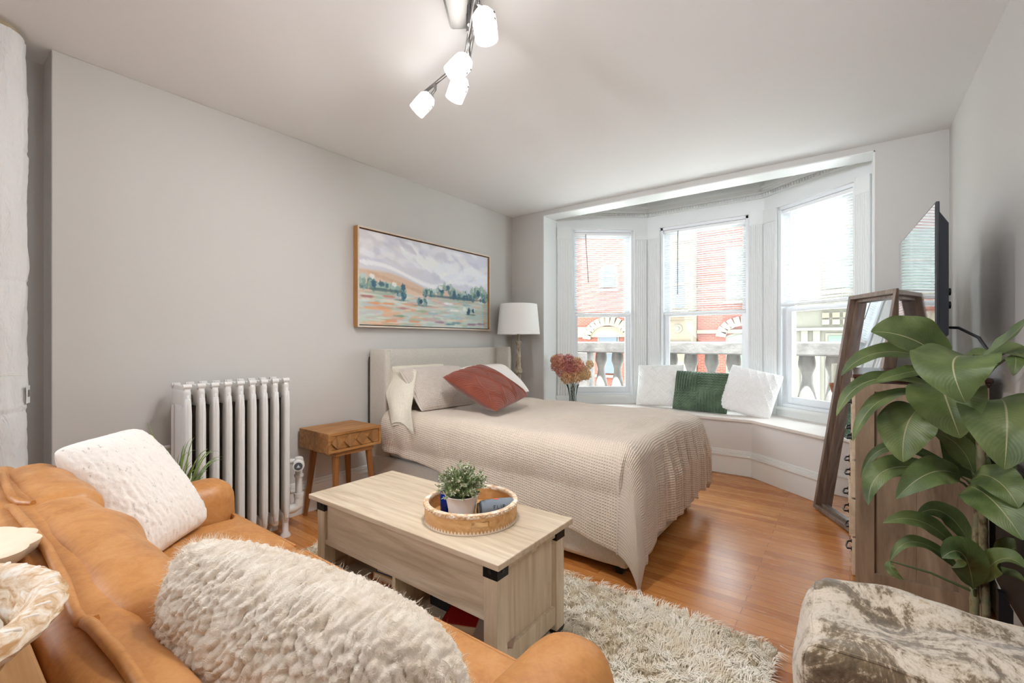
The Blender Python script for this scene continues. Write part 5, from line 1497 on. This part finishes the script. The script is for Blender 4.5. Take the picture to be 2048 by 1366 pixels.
for pts, r in (([(.355,2.3,.14),(.358,2.3,.198),(.360,2.3,.36)], .013), ([(.362,2.31,.14),(.362,2.31,.45),(.368,2.31,.66)], .010), ([(.392,2.3,.14),(.389,2.3,.192),(.378,2.3,.634),(.373,2.3,.883),(.372,2.3,1.06)], .0125)):
    m = MB()
    P_ = [Vector(p) for p in pts]; path = []; rad = []
    for a, b in zip(P_[:-1], P_[1:]):
        k = max(2, int((b-a).length/.012))
        for j in range(k): path.append(a.lerp(b, j/k))
    path.append(P_[-1])
    rad = [r*(1.16 if (j % 7) == 3 else 1) for j in range(len(path))]
    m.tube(path, rad, 12); m.build('stem', CANE.m, plant)
LEAVES = [
  ((0.287, 2.32, 1.124), (0.18, 2.22, 1.213), (0.063, 2.16, 1.236), 0.087, (-0.25, -0.9, 0.5)),
  ((0.281, 2.32, 1.116), (0.1, 2.25, 1.16), (-0.028, 2.18, 1.066), 0.038, (0, -0.75, 0.7)),
  ((0.262, 2.34, 1.126), (0.144, 2.36, 1.162), (0.06, 2.38, 1.14), 0.028, (0, -0.5, 0.85)),
  ((0.247, 2.26, 1.106), (0.147, 2.18, 1.081), (0.073, 2.12, 1.052), 0.027, (0.1, -0.75, 0.7)),
  ((0.257, 2.3, 1.027), (0.065, 2.22, 1.052), (-0.042, 2.16, 0.911), 0.036, (-0.2, -0.6, 0.8)),
  ((0.227, 2.3, 1.006), (0.088, 2.2, 0.975), (0.009, 2.14, 0.824), 0.032, (-0.3, -0.6, 0.7)),
  ((0.326, 2.2, 1.15), (0.266, 2.02, 1.131), (0.289, 1.98, 1.008), 0.106, (-0.1, -0.75, 0.75)),
  ((0.265, 2.22, 1.041), (0.261, 2.1, 1.003), (0.291, 2.08, 0.882), 0.101, (-0.1, -0.95, 0.3)),
  ((0.209, 2.26, 0.954), (0.165, 2.2, 0.884), (0.155, 2.18, 0.76), 0.085, (-0.2, -0.95, 0.25)),
  ((0.408, 2.22, 1.005), (0.393, 2.06, 0.97), (0.38, 2.02, 0.808), 0.113, (-0.15, -0.95, 0.3)),
  ((0.375, 2.3, 1.141), (0.418, 2.2, 1.205), (0.457, 2.1, 1.286), 0.028, (-0.3, -0.7, 0.6)),
  ((0.382, 2.34, 1.096), (0.431, 2.28, 1.16), (0.454, 2.16, 1.147), 0.042, (-0.1, -0.8, 0.55)),
  ((0.399, 2.4, 1.127), (0.386, 2.42, 1.157), (0.349, 2.44, 1.125), 0.026, (0, -0.6, 0.75)),
  ((0.439, 2.26, 1.15), (0.436, 2.18, 1.143), (0.422, 2.14, 1.089), 0.026, (-0.2, -0.9, 0.2)),
  ((0.348, 2.36, 0.682), (0.143, 2.34, 0.785), (0.035, 2.3, 0.651), 0.024, (0, -0.7, 0.7)),
  ((0.296, 2.36, 0.695), (0.117, 2.28, 0.705), (0.056, 2.22, 0.57), 0.047, (-0.2, -0.75, 0.6)),
  ((0.324, 2.3, 0.707), (0.231, 2.18, 0.735), (0.132, 2.12, 0.637), 0.053, (0.0, -0.85, 0.5)),
  ((0.358, 2.32, 0.726), (0.315, 2.3, 0.822), (0.241, 2.28, 0.867), 0.040, (-0.3, -0.85, 0.35)),
  ((0.354, 2.26, 0.732), (0.385, 2.12, 0.748), (0.418, 2.06, 0.685), 0.058, (-0.1, -0.9, 0.4)),
  ((0.333, 2.24, 0.691), (0.369, 2.1, 0.688), (0.419, 2.02, 0.6), 0.065, (-0.1, -0.9, 0.4)),
  ((0.319, 2.34, 0.425), (0.214, 2.28, 0.526), (0.101, 2.24, 0.505), 0.034, (0, -0.75, 0.65)),
  ((0.363, 2.36, 0.437), (0.289, 2.36, 0.549), (0.208, 2.34, 0.529), 0.038, (0, -0.8, 0.6)),
  ((0.338, 2.34, 0.337), (0.207, 2.3, 0.439), (0.123, 2.26, 0.358), 0.025, (0, -0.6, 0.8)),
  ((0.123, 2.26, 0.358), (0.127, 2.25, 0.329), (0.163, 2.25, 0.302), 0.017, (-0.4, -0.8, 0.3)),
  ((0.343, 2.22, 0.34), (0.303, 2.12, 0.488), (0.245, 2.06, 0.481), 0.054, (-0.1, -0.9, 0.45)),
  ((0.354, 2.26, 0.329), (0.354, 2.26, 0.428), (0.381, 2.26, 0.457), 0.023, (0, -0.95, 0.2)),
  ((0.357, 2.24, 0.353), (0.393, 2.14, 0.489), (0.431, 2.06, 0.503), 0.036, (0, -0.75, 0.6)),
  ((0.369, 2.28, 0.354), (0.41, 2.2, 0.426), (0.444, 2.12, 0.439), 0.023, (0, -0.6, 0.7)),
  ((0.441, 2.4, 0.403), (0.467, 2.38, 0.454), (0.497, 2.36, 0.466), 0.040, (0, -0.85, 0.5)),
  ((0.367, 2.38, 0.684), (0.349, 2.4, 0.751), (0.282, 2.42, 0.834), 0.064, (-0.2, -0.9, 0.3)),
  ((0.47, 2.36, 0.761), (0.482, 2.36, 0.666), (0.494, 2.36, 0.536), 0.071, (-0.1, -0.95, 0.2)),
  ((0.322, 2.38, 0.96), (0.342, 2.4, 0.864), (0.352, 2.42, 0.729), 0.076, (-0.2, -0.95, 0.1)),
]
STALK = plain('leaf_stalk', S(84,98,60), .5)
rng = random.Random(2)
for (pb, pm, pt, hw, nh0) in LEAVES:
    A, Mi, T = Vector(pb), Vector(pm), Vector(pt); Cc = Mi*2-(A+T)/2
    hint = Vector(nh0).normalized(); ph = rng.uniform(0,6)
    def lf(u, v, A=A, Cc=Cc, T=T, hw=hw, hint=hint, ph=ph):
        q = A*(1-v)**2+Cc*2*v*(1-v)+T*v*v
        tg = ((Cc-A)*(1-v)+(T-Cc)*v)
        sd = tg.cross(hint)
        sd = sd.normalized() if sd.length > 1e-6 else Vector((1,0,0))
        nn_ = sd.cross(tg).normalized()
        w = hw*(math.sin(math.pi*min(1,v**.85*.985+.012))**.75)*(1 if v > .07 else .25+v*10.7)
        a = 2*u-1
        return q+sd*a*w+nn_*(abs(a)**1.4*w*.22+.10*w*math.sin(v*17+ph+a*1.5)*abs(a)*abs(a)-.05*w*(1-abs(a)))
    lg = lambda u,v,f=lf: Vector((min(f(u,v).x,.512 if f(u,v).z > .78 else .474), f(u,v).y, f(u,v).z))
    m = MB(); m.surf(14, 34, lg); m.build('leaf', LEAF.m, plant, angle=180)
for (pb, *_r) in LEAVES:
    m = MB()
    b = Vector(pb); zt_ = min(max(b.z-.06, .25), 1.05)
    tgt = Vector((.374,2.3,zt_)) if b.z > .55 else Vector((.360,2.3,min(zt_,.345)))
    if (b-tgt).length > .02: m.tube([tgt, (tgt+b)/2+Vector((0,0,.012)), b], [.005,.004,.003], 6); m.build('leaf_stalk', STALK, plant)
# ------------------------------------------------------------------ light and camera
w = bpy.data.worlds.new('World'); scene.world = w; w.use_nodes = True
bg = w.node_tree.nodes['Background']; bg.inputs['Color'].default_value = (.85,.93,1,1); bg.inputs['Strength'].default_value = 7
sun = bpy.data.lights.new('sun', 'SUN'); sun.energy = 25; sun.angle = R(.6); sun.color = (.94,.97,1)
so = bpy.data.objects.new('sun', sun); COL.objects.link(so); so.rotation_euler = Vector((-.10,.16,-.98)).to_track_quat('-Z','Y').to_euler()
def lamp(name, loc, e, r, col=(.90,.96,1.06), aim=None, cone=60):
    L = bpy.data.lights.new(name, 'SPOT' if aim else 'POINT'); L.energy = e; L.color = col; L.shadow_soft_size = r
    o = bpy.data.objects.new(name, L); COL.objects.link(o); o.location = loc
    if aim:
        L.spot_size = R(cone); L.spot_blend = 1; o.rotation_euler = (Vector(aim)-Vector(loc)).to_track_quat('-Z','Y').to_euler()
    return o
lamp('rear_fill_spot', (-2.5,-1.4,1.9), 105, .8, aim=(.3,2.4,.7), cone=105)  # unseen fill added behind the camera to brighten the right side
lamp('rear_fill_point', (-2.2,-1.7,2.4), 10, .15)  # weak unseen fill added under the ceiling behind the camera
lamp('bay_fill_spot', (-1.6,-2.2,1.9), 300, .4, col=(.92,.97,1.02), aim=(-1.0,4.6,2.2), cone=37)  # added spot without a fixture, lifts the bay and window wall
lamp('right_key_light', (.40,1.0,2.12), 8, .05)  # unseen key light placed so that shadows fall to the left
for i in range(3):
    M, L = frame_of(i); s0, s1 = SPAN[i]
    P = bpy.data.lights.new('window_portal', 'AREA'); P.shape = 'RECTANGLE'; P.size = s1-s0; P.size_y = ZH-SILL; P.cycles.is_portal = True
    o = bpy.data.objects.new('window_portal', P); COL.objects.link(o)
    o.location = M @ Vector(((s0+s1)/2, .20, (ZH+SILL)/2))
    nrm = Vector((M[0][1], M[1][1], 0)); o.rotation_euler = (-nrm).to_track_quat('-Z','Y').to_euler()

cam = bpy.data.cameras.new('camera'); co = bpy.data.objects.new('camera', cam); COL.objects.link(co)
cam.sensor_width = 36; cam.lens = 36*906/2048; cam.clip_start = .02; cam.clip_end = 200
co.location = (0,0,1.2); co.rotation_euler = (R(90), 0, math.atan(676/906.))
scene.camera = co
scene.view_settings.view_transform = 'Standard'; scene.view_settings.look = 'None'
scene.view_settings.exposure = 0.93; scene.view_settings.gamma = 1; scene.view_settings.use_curve_mapping = False
cy = scene.cycles
cy.use_denoising = True; cy.max_bounces = 9; cy.diffuse_bounces = 5; cy.glossy_bounces = 4; cy.transparent_max_bounces = 12
cy.sample_clamp_indirect = 6; cy.caustics_reflective = False; cy.caustics_refractive = False
for k in list(bpy.data.objects):
    if '_w' in k: del k['_w']
